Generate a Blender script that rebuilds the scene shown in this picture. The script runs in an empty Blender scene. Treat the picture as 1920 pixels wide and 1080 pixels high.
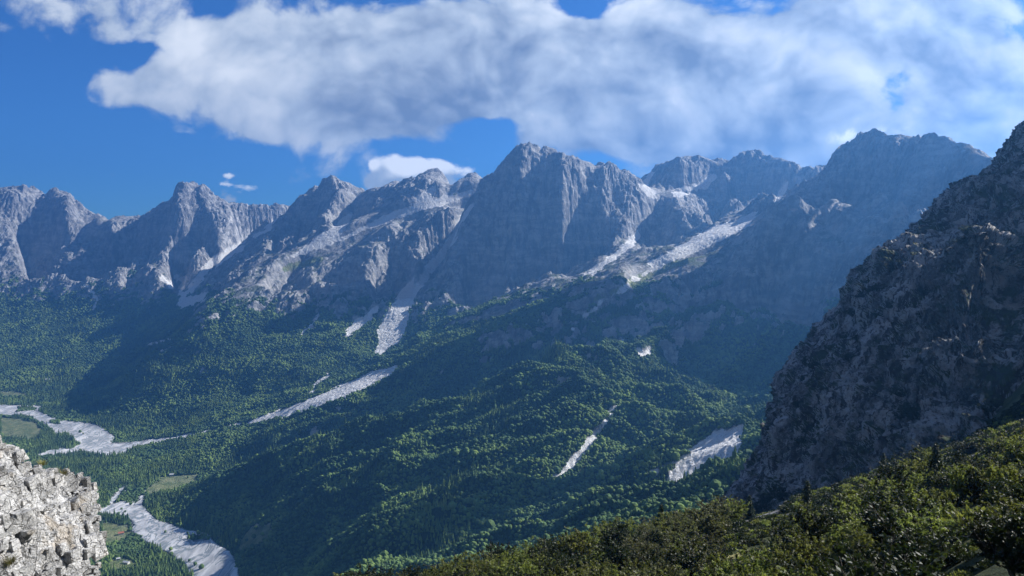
import bpy, math, random, time
import numpy as np
T0 = time.time()
R = math.radians
rng = np.random.default_rng(7)
random.seed(7)
S = bpy.context.scene
COL = S.collection
# ------------------------------------------------------------------ camera
PITCH = R(3.0)
FOC = 1507.0                                   # focal length in pixels of a 1920 px wide frame
cam_d = bpy.data.cameras.new('camera')
cam_d.sensor_width = 36.0
cam_d.lens = 36.0 * FOC / 1920.0
cam_d.clip_start = 0.5
cam_d.clip_end = 60000
cam = bpy.data.objects.new('camera', cam_d)
COL.objects.link(cam)
cam.location = (0, 0, 0)
cam.rotation_euler = (R(90) - PITCH, 0, 0)
S.camera = cam
# ------------------------------------------------------------------ light
SUN_AZ, SUN_EL = R(67), R(35)                  # azimuth from the view direction (+Y) towards the right (+X)
SUN_DIR = (math.sin(SUN_AZ) * math.cos(SUN_EL), math.cos(SUN_AZ) * math.cos(SUN_EL), math.sin(SUN_EL))
sun_d = bpy.data.lights.new('sun', 'SUN')
sun_d.energy = 5.0
sun_d.angle = R(0.5)
sun_d.color = (1.0, 0.965, 0.91)
sun = bpy.data.objects.new('sun', sun_d)
COL.objects.link(sun)
sun.rotation_euler = (R(90) - SUN_EL, 0, math.pi - SUN_AZ)
S.view_settings.view_transform = 'Standard'
S.view_settings.look = 'None'
S.view_settings.gamma = 1.0
S.view_settings.exposure = 1.0
S.cycles.use_denoising = True
S.cycles.max_bounces = 5
S.cycles.diffuse_bounces = 2
S.cycles.volume_bounces = 0
S.cycles.transparent_max_bounces = 8
S.cycles.use_adaptive_sampling = True
S.cycles.adaptive_threshold = 0.02


class NT:
    """small helper for node trees"""
    def __init__(self, tree):
        self.t = tree
        self.n = tree.nodes
        self.l = tree.links

    def node(self, kind, **kw):
        nd = self.n.new(kind)
        for k, v in kw.items():
            if k == 'i':
                for kk, vv in v.items():
                    if hasattr(vv, 'is_output'):
                        self.l.new(vv, nd.inputs[kk])
                    else:
                        nd.inputs[kk].default_value = vv
            else:
                setattr(nd, k, v)
        return nd

    def math(self, op, a, b=0.0, c=0.0, clamp=False):
        nd = self.n.new('ShaderNodeMath')
        nd.operation = op
        nd.use_clamp = clamp
        for i, v in enumerate((a, b, c)):
            if hasattr(v, 'is_output'):
                self.l.new(v, nd.inputs[i])
            else:
                nd.inputs[i].default_value = v
        return nd.outputs[0]

    def vmath(self, op, a, b=(0, 0, 0), scale=None):
        nd = self.n.new('ShaderNodeVectorMath')
        nd.operation = op
        for i, v in enumerate((a, b)):
            if hasattr(v, 'is_output'):
                self.l.new(v, nd.inputs[i])
            else:
                nd.inputs[i].default_value = v
        if scale is not None:
            if hasattr(scale, 'is_output'):
                self.l.new(scale, nd.inputs['Scale'])
            else:
                nd.inputs['Scale'].default_value = scale
        return nd.outputs[0]

    def noise(self, vec, scale, detail=5, rough=0.5, dist=0.0, lac=2.0, col=False):
        nd = self.node('ShaderNodeTexNoise', i={'Vector': vec, 'Scale': scale, 'Detail': detail, 'Roughness': rough,
                                                'Distortion': dist, 'Lacunarity': lac})
        return nd.outputs['Color' if col else 'Fac']

    def ramp(self, x, lo, hi, a=0.0, b=1.0, smooth=True):
        nd = self.n.new('ShaderNodeMapRange')
        nd.interpolation_type = 'SMOOTHSTEP' if smooth else 'LINEAR'
        for k, v in (('Value', x), ('From Min', lo), ('From Max', hi), ('To Min', a), ('To Max', b)):
            if hasattr(v, 'is_output'):
                self.l.new(v, nd.inputs[k])
            else:
                nd.inputs[k].default_value = v
        return nd.outputs[0]

    def mix(self, f, a, b, blend='MIX'):
        nd = self.n.new('ShaderNodeMix')
        nd.data_type = 'RGBA'
        nd.blend_type = blend
        nd.clamp_factor = True
        for k, v in ((0, f), (6, a), (7, b)):
            if hasattr(v, 'is_output'):
                self.l.new(v, nd.inputs[k])
            elif k == 0:
                nd.inputs[k].default_value = v
            else:
                nd.inputs[k].default_value = (*v, 1) if len(v) == 3 else v
        return nd.outputs[2]


def cloud_gauss(q, V, cu, cv, ru, rv, amp):
    """soft ellipse round a direction given by its tangent coordinates"""
    m = q.n.new('ShaderNodeVectorMath'); m.operation = 'MULTIPLY_ADD'
    q.l.new(V, m.inputs[0])
    m.inputs[1].default_value = (1 / ru, 1 / rv, 0)
    m.inputs[2].default_value = (-cu / ru, -cv / rv, 0)
    d = q.n.new('ShaderNodeVectorMath'); d.operation = 'DOT_PRODUCT'
    q.l.new(m.outputs[0], d.inputs[0]); q.l.new(m.outputs[0], d.inputs[1])
    e = q.math('POWER', 1 / math.e, d.outputs['Value'])
    return e, amp


def gauss_sum(q, V, items):
    tot = 0.0
    for it in items:
        e, a = cloud_gauss(q, V, *it)
        tot = q.math('MULTIPLY_ADD', e, a, tot)
    return tot


def make_world():
    w = bpy.data.worlds.new('World')
    S.world = w
    w.use_nodes = True
    q = NT(w.node_tree)
    q.n.clear()
    sky = q.node('ShaderNodeTexSky', sky_type='NISHITA', sun_disc=False, sun_elevation=SUN_EL,
                 sun_rotation=SUN_AZ, altitude=1750, air_density=1.0, dust_density=0.25, ozone_density=2.5)
    tc = q.node('ShaderNodeTexCoord')
    D = tc.outputs['Generated']
    sx = q.node('ShaderNodeSeparateXYZ', i={0: D})
    dx, dy, dz = sx.outputs
    yy = q.math('MAXIMUM', dy, 0.15)
    X = q.math('DIVIDE', dx, yy)
    Z = q.math('DIVIDE', dz, yy)
    ell = [  # (u, v, ru, rv, amplitude) of the cloud masses, in the photograph's pixels
        (560, 100, 330, 105, 0.70), (260, 165, 140, 45, 0.45), (150, 60, 130, 45, 0.16), (830, 150, 260, 95, 0.62), (640, 215, 190, 42, 0.42),
        (1050, 120, 240, 100, 0.5), (1350, 110, 380, 160, 0.75), (1150, 245, 130, 45, 0.42), (1450, 250, 190, 80, 0.55),
        (1800, 60, 260, 60, 0.34), (1840, 190, 130, 110, 0.50), (1900, 260, 200, 80, 0.40), (1600, 240, 60, 40, 0.3),
        (1100, 15, 60, 34, -0.70), (1650, 205, 40, 50, -0.24), (1700, 150, 60, 16, -0.22), (1870, 50, 60, 40, -0.34), (1830, 150, 40, 30, -0.25), (1010, 30, 60, 26, -0.3), (400, 20, 60, 20, -0.2), (240, 98, 80, 18, -0.40), (930, 228, 90, 24, -0.6),
        (60, 270, 220, 150, -0.55), (350, 285, 190, 34, -0.4), (2300, 60, 400, 300, 0.6), (-700, 200, 350, 120, 0.5),
    ]
    ell2 = [  # small bright cumulus by the crests
        (860, 318, 85, 42, 1.35), (745, 310, 44, 44, 1.2), (700, 345, 40, 22, 0.9), (1215, 285, 120, 46, 0.56), (475, 355, 34, 16, 0.75), (360, 330, 18, 12, 0.7),
        (425, 328, 24, 8, 0.55), (82, 308, 9, 9, 0.65), (505, 335, 20, 8, 0.5), (420, 345, 30, 8, 0.5), (1105, 296, 50, 26, 0.45),
        (1590, 280, 110, 46, 0.62), (1760, 235, 90, 40, 0.55), (700, 310, 14, 12, 0.6)]

    def tz(v):
        return math.tan(math.atan((540 - v) / FOC) - PITCH)

    def tx(u):
        return (u - 960) / FOC

    cx = q.node('ShaderNodeCombineXYZ', i={0: X, 1: q.math('MULTIPLY', Z, 1.3), 2: 0.0}).outputs[0]

    E1 = [(tx(u), tz(v), ru / FOC, rv / FOC, am) for (u, v, ru, rv, am) in ell]
    E2 = [(tx(u), tz(v), ru / FOC, rv / FOC, am) for (u, v, ru, rv, am) in ell2]
    flat = q.node('ShaderNodeCombineXYZ', i={0: X, 1: Z, 2: 0.0}).outputs[0]
    wcol = q.noise(cx, 3.2, 3, 0.55, col=True)
    warp = q.vmath('MULTIPLY', q.vmath('SUBTRACT', wcol, (0.5, 0.5, 0.5)), (0.13, 0.13, 0.0))
    vw = q.vmath('ADD', cx, warp)
    sunward = (0.020, 0.036, 0)
    vs = q.vmath('ADD', vw, sunward)
    n1 = q.noise(vw, 4.2, 7, 0.60)
    def puff(v_, det):
        vn = q.node('ShaderNodeTexVoronoi', feature='F1', i={'Vector': v_, 'Scale': 11.0, 'Detail': det, 'Roughness': 0.62})
        return q.math('SUBTRACT', 1.0, vn.outputs['Distance'])
    n2 = q.math('MULTIPLY_ADD', puff(vw, 2.0), 0.55, q.math('MULTIPLY', q.noise(vw, 24.0, 6, 0.68), 0.45))
    n1s = q.noise(vs, 4.2, 4, 0.60)
    n2s = q.math('MULTIPLY_ADD', puff(vs, 0.0), 0.55, q.math('MULTIPLY', q.noise(vs, 24.0, 2, 0.6), 0.45))
    wf = q.vmath('ADD', flat, q.vmath('MULTIPLY', warp, (1.0, 0.6, 0)))
    tot0 = gauss_sum(q, wf, E1)
    small0 = gauss_sum(q, flat, E2)
    small1 = gauss_sum(q, q.vmath('ADD', flat, (0.012, 0.020, 0)), E2)
    b0 = q.math('MULTIPLY_ADD', n1, 1.7, q.math('SUBTRACT', tot0, 1.125))
    b0 = q.math('MULTIPLY_ADD', n2, 0.62, q.math('ADD', b0, 0.13))
    s0 = q.math('MULTIPLY_ADD', n2, 2.6, q.math('SUBTRACT', small0, 1.02))
    cover_b = q.ramp(b0, 0.13, 0.37)
    cover_s = q.ramp(s0, 0.25, 0.60)
    shade_b = q.math('ADD', q.math('MULTIPLY', q.math('SUBTRACT', n1s, n1), 1.7), q.math('MULTIPLY', q.math('SUBTRACT', n2s, n2), 0.95))
    shade_s = q.math('ADD', q.math('MULTIPLY', q.math('SUBTRACT', n2s, n2), 1.1), q.math('MULTIPLY', q.math('SUBTRACT', small1, small0), 1.0))
    lit_b = q.math('ADD', q.math('MULTIPLY', shade_b, -1.0), 0.80)
    thick = q.ramp(tot0, 0.45, 1.2)
    lit_b = q.math('SUBTRACT', lit_b, q.math('MULTIPLY', thick, 0.14))
    soft = q.noise(cx, 2.6, 3, 0.6)
    lit_b = q.math('ADD', lit_b, q.math('MULTIPLY', q.math('SUBTRACT', soft, 0.5), 1.6))
    # cloud bases: darker flat undersides over the middle of the picture
    dark = gauss_sum(q, flat, [(tx(690), tz(222), 230 / FOC, 50 / FOC, 0.50), (tx(1230), tz(120), 190 / FOC, 70 / FOC, 0.22),
                               (tx(1390), tz(262), 100 / FOC, 40 / FOC, 0.25), (tx(330), tz(240), 230 / FOC, 26 / FOC, 0.20)])
    lit_b = q.math('SUBTRACT', lit_b, dark)
    lit_s = q.math('ADD', q.math('MULTIPLY', shade_s, -1.6), 0.62)
    cr = q.n.new('ShaderNodeValToRGB')
    q.l.new(lit_b, cr.inputs[0])
    el = cr.color_ramp.elements
    el[0].position, el[0].color = 0.0, (0.20, 0.26, 0.38, 1)
    el[1].position, el[1].color = 1.0, (0.92, 0.97, 1.02, 1)
    e = el.new(0.45)
    e.color = (0.50, 0.585, 0.70, 1)
    cs = q.mix(q.ramp(lit_s, 0.25, 1.0), (0.42, 0.52, 0.66), (1.2, 1.25, 1.30))
    skyc = q.vmath('MULTIPLY', sky.outputs[0], (0.23 * 0.1, 0.57 * 0.1, 1.06 * 0.1))
    c = q.mix(q.math('MULTIPLY', cover_b, 0.96), skyc, cr.outputs[0])
    c = q.mix(cover_s, c, cs)
    # unseen overcast added overhead and behind the camera to grey and dim the ambient
    rear = q.ramp(dy, 0.42, 0.05)
    grey = q.mix(q.noise(D, 2.2, 3, 0.6), (0.08, 0.10, 0.15), (0.20, 0.235, 0.31))
    c = q.mix(q.math('MULTIPLY', rear, 0.85), c, grey)
    bg = q.node('ShaderNodeBackground', i={'Color': c, 'Strength': 0.55})
    out = q.node('ShaderNodeOutputWorld')
    q.l.new(bg.outputs[0], out.inputs[0])
    w.cycles.sampling_method = 'MANUAL'
    w.cycles.sample_map_resolution = 512


make_world()


# ------------------------------------------------------------------ numpy helpers
_perm = rng.permutation(4096)
_g2 = np.stack([np.cos(np.linspace(0, 2 * np.pi, 4096, False)), np.sin(np.linspace(0, 2 * np.pi, 4096, False))], 1).astype(np.float32)
_g2 = _g2[rng.permutation(4096)]
_g3 = rng.normal(size=(4096, 3)).astype(np.float32)
_g3 /= np.linalg.norm(_g3, axis=1, keepdims=True)


def perlin2(x, y):
    xi = np.floor(x).astype(np.int64); yi = np.floor(y).astype(np.int64)
    xf = (x - xi).astype(np.float32); yf = (y - yi).astype(np.float32)
    u = xf * xf * xf * (xf * (xf * 6 - 15) + 10); v = yf * yf * yf * (yf * (yf * 6 - 15) + 10)

    def g(ix, iy, fx, fy):
        h = _g2[_perm[(ix + _perm[iy & 4095]) & 4095]]
        return h[..., 0] * fx + h[..., 1] * fy
    a = g(xi, yi, xf, yf); b = g(xi + 1, yi, xf - 1, yf)
    c = g(xi, yi + 1, xf, yf - 1); d = g(xi + 1, yi + 1, xf - 1, yf - 1)
    return ((a + u * (b - a)) * (1 - v) + (c + u * (d - c)) * v) * 1.45


def perlin3(x, y, z):
    xi = np.floor(x).astype(np.int64); yi = np.floor(y).astype(np.int64); zi = np.floor(z).astype(np.int64)
    xf = (x - xi).astype(np.float32); yf = (y - yi).astype(np.float32); zf = (z - zi).astype(np.float32)
    f = lambda t: t * t * t * (t * (t * 6 - 15) + 10)
    u, v, w = f(xf), f(yf), f(zf)
    out = 0
    for dz in (0, 1):
        pz = _perm[(zi + dz) & 4095]
        for dy in (0, 1):
            py = _perm[(yi + dy + pz) & 4095]
            for dx in (0, 1):
                h = _g3[_perm[(xi + dx + py) & 4095]]
                val = h[..., 0] * (xf - dx) + h[..., 1] * (yf - dy) + h[..., 2] * (zf - dz)
                out = out + val * (u if dx else 1 - u) * (v if dy else 1 - v) * (w if dz else 1 - w)
    return out * 1.5


def fbm2(x, y, o=5, g=0.5, ridged=False, seed=0.0):
    s = 0; a = 1.0; tot = 0
    for k in range(o):
        n = perlin2(x + seed + 13.7 * k, y - seed + 7.1 * k)
        if ridged:
            n = 1 - 2 * np.abs(n)
        s = s + a * n; tot += a; a *= g
        x = x * 2.03; y = y * 2.03
    return s / tot


def fbm3(x, y, z, o=5, g=0.5, ridged=False, seed=0.0):
    s = 0; a = 1.0; tot = 0
    for k in range(o):
        n = perlin3(x + seed + 13.7 * k, y - seed + 7.1 * k, z + seed * 0.7)
        if ridged:
            n = 1 - 2 * np.abs(n)
        s = s + a * n; tot += a; a *= g
        x = x * 2.03; y = y * 2.03; z = z * 2.03
    return s / tot


def sstep(x, a, b):
    t = np.clip((x - a) / (b - a), 0, 1)
    return t * t * (3 - 2 * t)


CP, SP = math.cos(PITCH), math.sin(PITCH)


def at(u, v, y):
    """world point seen at photo pixel (u, v) at world depth y metres"""
    u = np.asarray(u, float); v = np.asarray(v, float)
    xc = (u - 960) / FOC; zc = (540 - v) / FOC
    dy = CP + zc * SP; dz = -SP + zc * CP
    t = np.asarray(y, float) / dy
    return np.stack(np.broadcast_arrays(xc * t, y, dz * t), -1)


def at_z(u, v, z):
    zc = (540 - v) / FOC
    return at(u, v, z * (CP + zc * SP) / (-SP + zc * CP))


def pix(x, y, z):
    """photo pixel of world points"""
    f = y * CP - z * SP
    up = y * SP + z * CP
    return 960 + FOC * x / f, 540 - FOC * up / f


def in_poly(u, v, poly):
    u = np.asarray(u); inside = np.zeros(u.shape, bool)
    n = len(poly)
    for i in range(n):
        x1, y1 = poly[i]; x2, y2 = poly[(i + 1) % n]
        if y1 == y2:
            continue
        c = ((y1 > v) != (y2 > v)) & (u < (x2 - x1) * (v - y1) / (y2 - y1) + x1)
        inside ^= c
    return inside


def bilerp(G, fx, fy):
    """sample grid G[iy, ix] at float indices"""
    ny, nx = G.shape
    fx = np.clip(fx, 0, nx - 1.001); fy = np.clip(fy, 0, ny - 1.001)
    ix = fx.astype(np.int64); iy = fy.astype(np.int64)
    ax = fx - ix; ay = fy - iy
    return (G[iy, ix] * (1 - ax) + G[iy, ix + 1] * ax) * (1 - ay) + (G[iy + 1, ix] * (1 - ax) + G[iy + 1, ix + 1] * ax) * ay


def rbf(P, Z, X, Y, smooth=0.0, phi=None):
    """biharmonic (linear kernel) surface through scattered control points, plus a plane"""
    P = np.asarray(P, np.float64); n = len(P)
    phi = phi or (lambda r: r)
    A = phi(np.hypot(P[:, None, 0] - P[None, :, 0], P[:, None, 1] - P[None, :, 1]))
    A[np.arange(n), np.arange(n)] -= smooth
    Q = np.c_[np.ones(n), P / 1000.0]
    M = np.block([[A, Q], [Q.T, np.zeros((3, 3))]])
    w = np.linalg.lstsq(M, np.r_[Z, 0, 0, 0], rcond=1e-12)[0]
    out = (w[n] + w[n + 1] * X / 1000 + w[n + 2] * Y / 1000).astype(np.float64)
    shp = X.shape
    xf, yf, of = X.ravel().astype(np.float32), Y.ravel().astype(np.float32), out.ravel()
    wp = w[:n].astype(np.float32); px, py = P[:, 0].astype(np.float32), P[:, 1].astype(np.float32)
    for i in range(0, len(xf), 20000):
        sl = slice(i, i + 20000)
        of[sl] += phi(np.hypot(xf[sl, None] - px[None], yf[sl, None] - py[None])).astype(np.float32) @ wp
    return of.reshape(shp)


def densify(pts, step):
    pts = np.asarray(pts, float); out = [pts[0]]
    for a, b in zip(pts[:-1], pts[1:]):
        n = max(1, int(np.ceil(np.linalg.norm(b[:2] - a[:2]) / step)))
        for k in range(1, n + 1):
            out.append(a + (b - a) * k / n)
    return np.array(out)


def crest(lst, fill=True):
    """list of (u, v) or (u, v, y_km): missing depths are interpolated along the list"""
    u = np.array([p[0] for p in lst], float); v = np.array([p[1] for p in lst], float)
    k = [i for i, p in enumerate(lst) if len(p) > 2]
    y = np.interp(np.arange(len(lst)), k, [lst[i][2] * 1000.0 for i in k])
    return at(u, v, y)


def mesh_obj(name, verts, faces, mat, parent=None, smooth=True, quads=True, attrs=None, loc=None):
    """one mesh object from numpy arrays"""
    me = bpy.data.meshes.new(name)
    verts = np.asarray(verts, np.float32); faces = np.asarray(faces, np.int32)
    k = faces.shape[1]
    me.vertices.add(len(verts)); me.vertices.foreach_set('co', verts.ravel())
    me.loops.add(faces.size); me.loops.foreach_set('vertex_index', faces.ravel())
    me.polygons.add(len(faces))
    me.polygons.foreach_set('loop_start', np.arange(0, faces.size, k, dtype=np.int32))
    me.polygons.foreach_set('use_smooth', np.full(len(faces), smooth, bool))
    for an, av in (attrs or {}).items():
        a = me.attributes.new(an, 'FLOAT', 'POINT')
        a.data.foreach_set('value', np.asarray(av, np.float32).ravel())
    me.update(calc_edges=True)
    if mat:
        me.materials.append(mat)
    o = bpy.data.objects.new(name, me)
    COL.objects.link(o)
    if parent:
        o.parent = parent
    if loc is not None:
        o.location = loc
    return o


def grid_faces(ny, nx, keep=None):
    i = np.arange(ny * nx).reshape(ny, nx)
    f = np.stack([i[:-1, :-1], i[:-1, 1:], i[1:, 1:], i[1:, :-1]], -1)
    if keep is not None:
        return f[keep]
    return f.reshape(-1, 4)


def compact(verts, faces, attrs):
    used = np.zeros(len(verts), bool); used[faces.ravel()] = True
    idx = np.cumsum(used) - 1
    return verts[used], idx[faces], {k: v[used] for k, v in attrs.items()}


def tag(o, label=None, cat=None, group=None, kind=None):
    if label: o['label'] = label
    if cat: o['category'] = cat
    if group: o['group'] = group
    if kind: o['kind'] = kind
    return o
#==TERRAIN==
# ------------------------------------------------------------------ terrain: control points
FLOOR = -850.0
CT = []                                        # control points (x, y, z)
RIDGES = []


def add(P):
    CT.append(np.asarray(P, float).reshape(-1, 3))


def ridge(lst, back=None, step=60, sub=True):
    P = densify(crest(lst), step)
    add(P)
    RIDGES.append(P)
    if back:
        for (d, dz) in back:
            Q = P[::3].copy()
            Q[:, 1] += d; Q[:, 2] -= dz
            add(Q)
    return P


def pts(lst, step=None):
    P = crest(lst)
    if step:
        P = densify(P, step)
    add(P)


def pt(*lst):
    for (u, v, y) in lst:
        add(at(u, v, y * 1000))


B2 = [(350, 300), (900, 600)]
# A: the far left range
ridge([(-420, 330, 7.4), (-250, 360), (-100, 350, 7.2), (0, 352, 7.1), (25, 349), (45, 348), (80, 353), (125, 360), (150, 378), (175, 398), (210, 412, 7.0),
       (225, 404), (240, 406), (255, 403), (285, 393), (300, 383), (316, 372), (326, 356), (334, 343), (350, 339, 6.6), (362, 345), (375, 343), (385, 350), (395, 358), (420, 377),
       (450, 382, 6.8), (500, 385, 6.9), (520, 383), (530, 382), (545, 392, 7.0)], back=B2, step=50)
pt((0, 450, 6.65), (100, 450, 6.6), (180, 460, 6.5), (0, 520, 6.3), (120, 520, 6.25), (0, 575, 6.0), (100, 570, 6.0), (200, 560, 5.9), (-200, 560, 6.0), (-200, 450, 6.7),
   (0, 640, 5.5), (120, 640, 5.4), (220, 630, 5.35), (0, 700, 4.95), (120, 700, 4.85), (-250, 700, 4.95), (240, 480, 6.3), (60, 480, 6.45))
ridge([(60, 349, 7.1), (85, 420, 6.7), (105, 470, 6.45), (120, 540, 6.1)], step=80)
ridge([(140, 372, 7.05), (165, 430, 6.6), (175, 500, 6.3)], step=80)
ridge([(350, 341, 6.6), (352, 400, 6.35), (362, 440, 6.15), (378, 490, 5.95)], step=80)
ridge([(318, 375, 6.75), (290, 430, 6.35), (275, 470, 6.15), (285, 530, 5.85), (300, 575, 5.6)], step=80)
ridge([(255, 403, 6.95), (245, 440, 6.6), (225, 500, 6.3)], step=80)
pt((330, 500, 6.05), (400, 440, 6.4), (430, 400, 6.65), (420, 470, 6.1), (390, 520, 5.85), (350, 560, 5.6), (300, 615, 5.25), (240, 690, 4.9), (200, 740, 4.55), (440, 420, 6.5),
   (330, 450, 6.3), (480, 400, 6.75), (470, 440, 6.3), (260, 570, 5.75))
# B: jagged crest with the second peak
ridge([(440, 480, 6.2), (480, 440, 6.3), (520, 405, 6.3), (545, 390, 6.2), (560, 370), (575, 360), (590, 347), (600, 343), (607, 334), (620, 328, 6.0), (632, 336), (645, 340), (660, 344), (675, 350), (690, 357, 6.0), (700, 350),
       (712, 352), (730, 345), (742, 337), (752, 342), (762, 344), (778, 338), (790, 325), (802, 318), (815, 316, 5.8), (828, 322), (838, 334), (850, 348), (858, 342), (870, 331), (885, 322, 5.6), (895, 328), (905, 333), (930, 350)],
      back=B2, step=40)
pt((640, 400, 5.6), (600, 445, 5.4), (550, 470, 5.3), (490, 500, 5.2), (440, 530, 5.0), (390, 570, 5.0), (740, 392, 5.35), (810, 362, 5.3), (860, 358, 5.2), (330, 640, 4.7), (690, 410, 5.3), (620, 430, 5.35), (540, 430, 5.75), (590, 400, 5.7))
ridge([(660, 345, 6.0), (668, 375, 5.75), (672, 400, 5.55)], step=80)
ridge([(590, 347, 6.05), (575, 400, 5.8), (545, 440, 5.55)], step=80)
# C: shelf rim and cliffs below it
ridge([(905, 352, 5.2), (870, 366, 5.15), (835, 374), (800, 386, 5.05), (720, 415, 5.0), (640, 450, 4.9), (580, 480, 4.8), (530, 502), (490, 525, 4.7), (440, 560, 4.5), (390, 600, 4.3),
       (340, 650, 4.2), (270, 710, 4.05), (200, 772, 3.95)], step=60)
pt((790, 445, 4.75), (785, 480, 4.6), (720, 470, 4.72), (715, 540, 4.5), (690, 610, 4.25), (640, 500, 4.65), (630, 570, 4.4), (600, 620, 4.2), (560, 560, 4.45), (500, 600, 4.35), (520, 660, 4.05),
   (440, 640, 4.15), (560, 700, 3.85), (620, 665, 4.0), (480, 730, 3.8), (400, 740, 3.85), (300, 785, 3.75), (620, 710, 3.75), (340, 720, 3.95))
ridge([(640, 450, 4.9), (655, 520, 4.62), (650, 580, 4.4), (655, 615, 4.25)], step=80)
ridge([(560, 490, 4.78), (575, 560, 4.5), (585, 615, 4.3)], step=80)
ridge([(720, 415, 5.0), (745, 480, 4.68), (745, 530, 4.5)], step=80)
# gully with scree between C and the main peak
pts([(895, 380, 5.0), (870, 400, 4.9), (850, 440, 4.8), (825, 485, 4.65), (790, 525, 4.5), (760, 555, 4.4), (740, 600, 4.25), (720, 650, 4.05), (700, 672, 3.98)], 80)
pt((665, 600, 4.3), (760, 620, 4.15), (755, 640, 4.05), (650, 635, 4.1))
# D: main peak
ridge([(800, 560, 4.35), (825, 500, 4.5), (845, 450, 4.62), (868, 395, 4.72), (890, 355), (905, 335, 4.8), (918, 320), (930, 308), (945, 296), (960, 284), (972, 275), (985, 268), (995, 265), (1005, 265, 4.8), (1018, 271), (1030, 278),
       (1045, 283), (1060, 290), (1080, 296), (1100, 302, 4.8), (1115, 300), (1130, 300), (1145, 306), (1160, 314), (1180, 324), (1200, 333, 4.9), (1215, 350, 5.0)], back=[(250, 230)], step=40)
pt((1000, 330, 4.7), (1000, 400, 4.58), (1000, 480, 4.42), (950, 560, 4.25), (900, 440, 4.55), (880, 590, 4.15), (880, 520, 4.35), (820, 610, 4.1), (800, 640, 4.0), (1090, 400, 4.62), (1090, 460, 4.48), (1080, 510, 4.3),
   (1150, 380, 4.75), (1180, 420, 4.6), (1010, 540, 4.25), (960, 500, 4.4))
ridge([(1003, 266, 4.8), (1010, 320, 4.68), (1020, 380, 4.58), (1015, 440, 4.46), (990, 500, 4.34)], step=80)
ridge([(1130, 301, 4.8), (1125, 350, 4.7), (1100, 410, 4.58), (1085, 470, 4.4)], step=80)
ridge([(930, 308, 4.8), (925, 380, 4.62), (905, 450, 4.5), (890, 520, 4.33)], step=80)
# E: crest behind
ridge([(1190, 345, 5.6), (1205, 332), (1220, 318), (1240, 306, 5.6), (1260, 299), (1290, 292, 5.5), (1310, 292), (1325, 296), (1340, 300), (1360, 295), (1380, 289), (1395, 281), (1408, 276, 5.3), (1422, 281), (1440, 288), (1460, 297), (1480, 305),
       (1500, 311), (1520, 310), (1545, 312, 4.9), (1570, 325, 4.7)], back=B2, step=50)
ridge([(1408, 277, 5.3), (1370, 310, 5.1), (1330, 335, 4.95), (1295, 345, 4.85), (1250, 375, 4.7), (1210, 430, 4.45), (1150, 470, 4.15), (1080, 500, 4.0), (960, 562, 3.85), (905, 590), (860, 610, 3.7), (790, 636, 3.58), (755, 680, 3.45),
       (640, 745, 3.3), (560, 780, 3.22), (500, 812, 3.15), (430, 842, 3.1)], step=60)
pt((800, 655, 3.9), (900, 610, 4.05), (1000, 560, 4.2), (1100, 510, 4.35))
pt((1240, 345, 5.1), (1330, 400, 4.6), (1400, 360, 4.75), (1450, 370, 4.6), (1500, 365, 4.5), (1420, 400, 4.0), (1380, 428, 3.85), (1330, 455, 3.75), (1280, 473, 3.7), (1235, 492, 3.65), (1290, 420, 4.4), (1550, 365, 4.0),
   (1190, 510, 3.7), (1480, 400, 3.85))
ridge([(1290, 345, 4.85), (1300, 390, 4.6), (1270, 440, 4.35), (1240, 465, 4.2)], step=80)
ridge([(1420, 282, 5.3), (1440, 330, 4.95), (1430, 375, 4.6)], step=80)
# F: shelf rim above the dark lower cliffs
ridge([(1430, 402, 3.5), (1390, 436, 3.45), (1340, 465, 3.4), (1290, 488), (1250, 505, 3.32), (1200, 525), (1150, 547, 3.25), (1050, 585, 3.2), (960, 622, 3.15), (900, 650, 3.1)], step=60)
pt((1250, 570, 3.17), (1250, 615, 3.04), (1150, 605, 3.12), (1150, 650, 2.99), (1050, 645, 3.07), (1050, 690, 2.94), (1000, 700, 2.95), (900, 705, 3.0), (900, 768, 2.87), (800, 765, 2.92), (800, 800, 2.8), (700, 760, 3.05), (700, 805, 2.9),
   (600, 835, 2.88), (500, 865, 2.88), (1300, 545, 3.27), (1180, 680, 2.92), (900, 640, 3.3), (1000, 590, 3.45))
# G / H: right massif and its long wall
ridge([(1490, 350, 4.2), (1525, 335), (1545, 315, 3.9), (1558, 298), (1570, 284), (1582, 270), (1595, 258), (1610, 246), (1620, 240), (1632, 238, 3.75), (1645, 243), (1655, 250), (1668, 258), (1677, 255), (1690, 252), (1703, 251), (1715, 253), (1725, 262), (1737, 265), (1750, 262),
       (1757, 256), (1768, 253), (1782, 261), (1790, 272), (1800, 284, 3.55), (1815, 280), (1830, 300, 3.45), (1870, 335, 3.35), (1950, 375, 3.2), (2100, 400, 3.1), (2400, 380, 3.0)], back=B2, step=40)
ridge([(1430, 402, 3.5), (1436, 392), (1447, 382, 3.42), (1460, 373), (1475, 366), (1490, 362, 3.35), (1503, 366), (1512, 376), (1522, 388), (1534, 398), (1548, 400), (1562, 393, 3.25), (1580, 384), (1598, 378), (1612, 385), (1630, 372, 3.2), (1655, 345), (1690, 340, 3.15), (1760, 330, 3.05)], step=40)
pt((1600, 345, 3.5), (1560, 370, 3.55), (1520, 385, 3.6), (1400, 500, 3.15), (1400, 600, 2.9), (1400, 700, 2.65), (1400, 775, 2.5), (1340, 740, 2.62), (1500, 500, 3.02), (1500, 600, 2.8), (1500, 700, 2.55), (1500, 780, 2.35), (1600, 500, 2.85), (1600, 600, 2.6), (1700, 450, 2.75), (1800, 500, 2.4), (2100, 500, 2.1), (2400, 600, 1.7),
   (1300, 620, 2.95), (1300, 700, 2.75), (1240, 700, 2.8), (1270, 750, 2.6), (1380, 560, 3.0), (1600, 430, 3.0), (1700, 300, 3.3))
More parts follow.
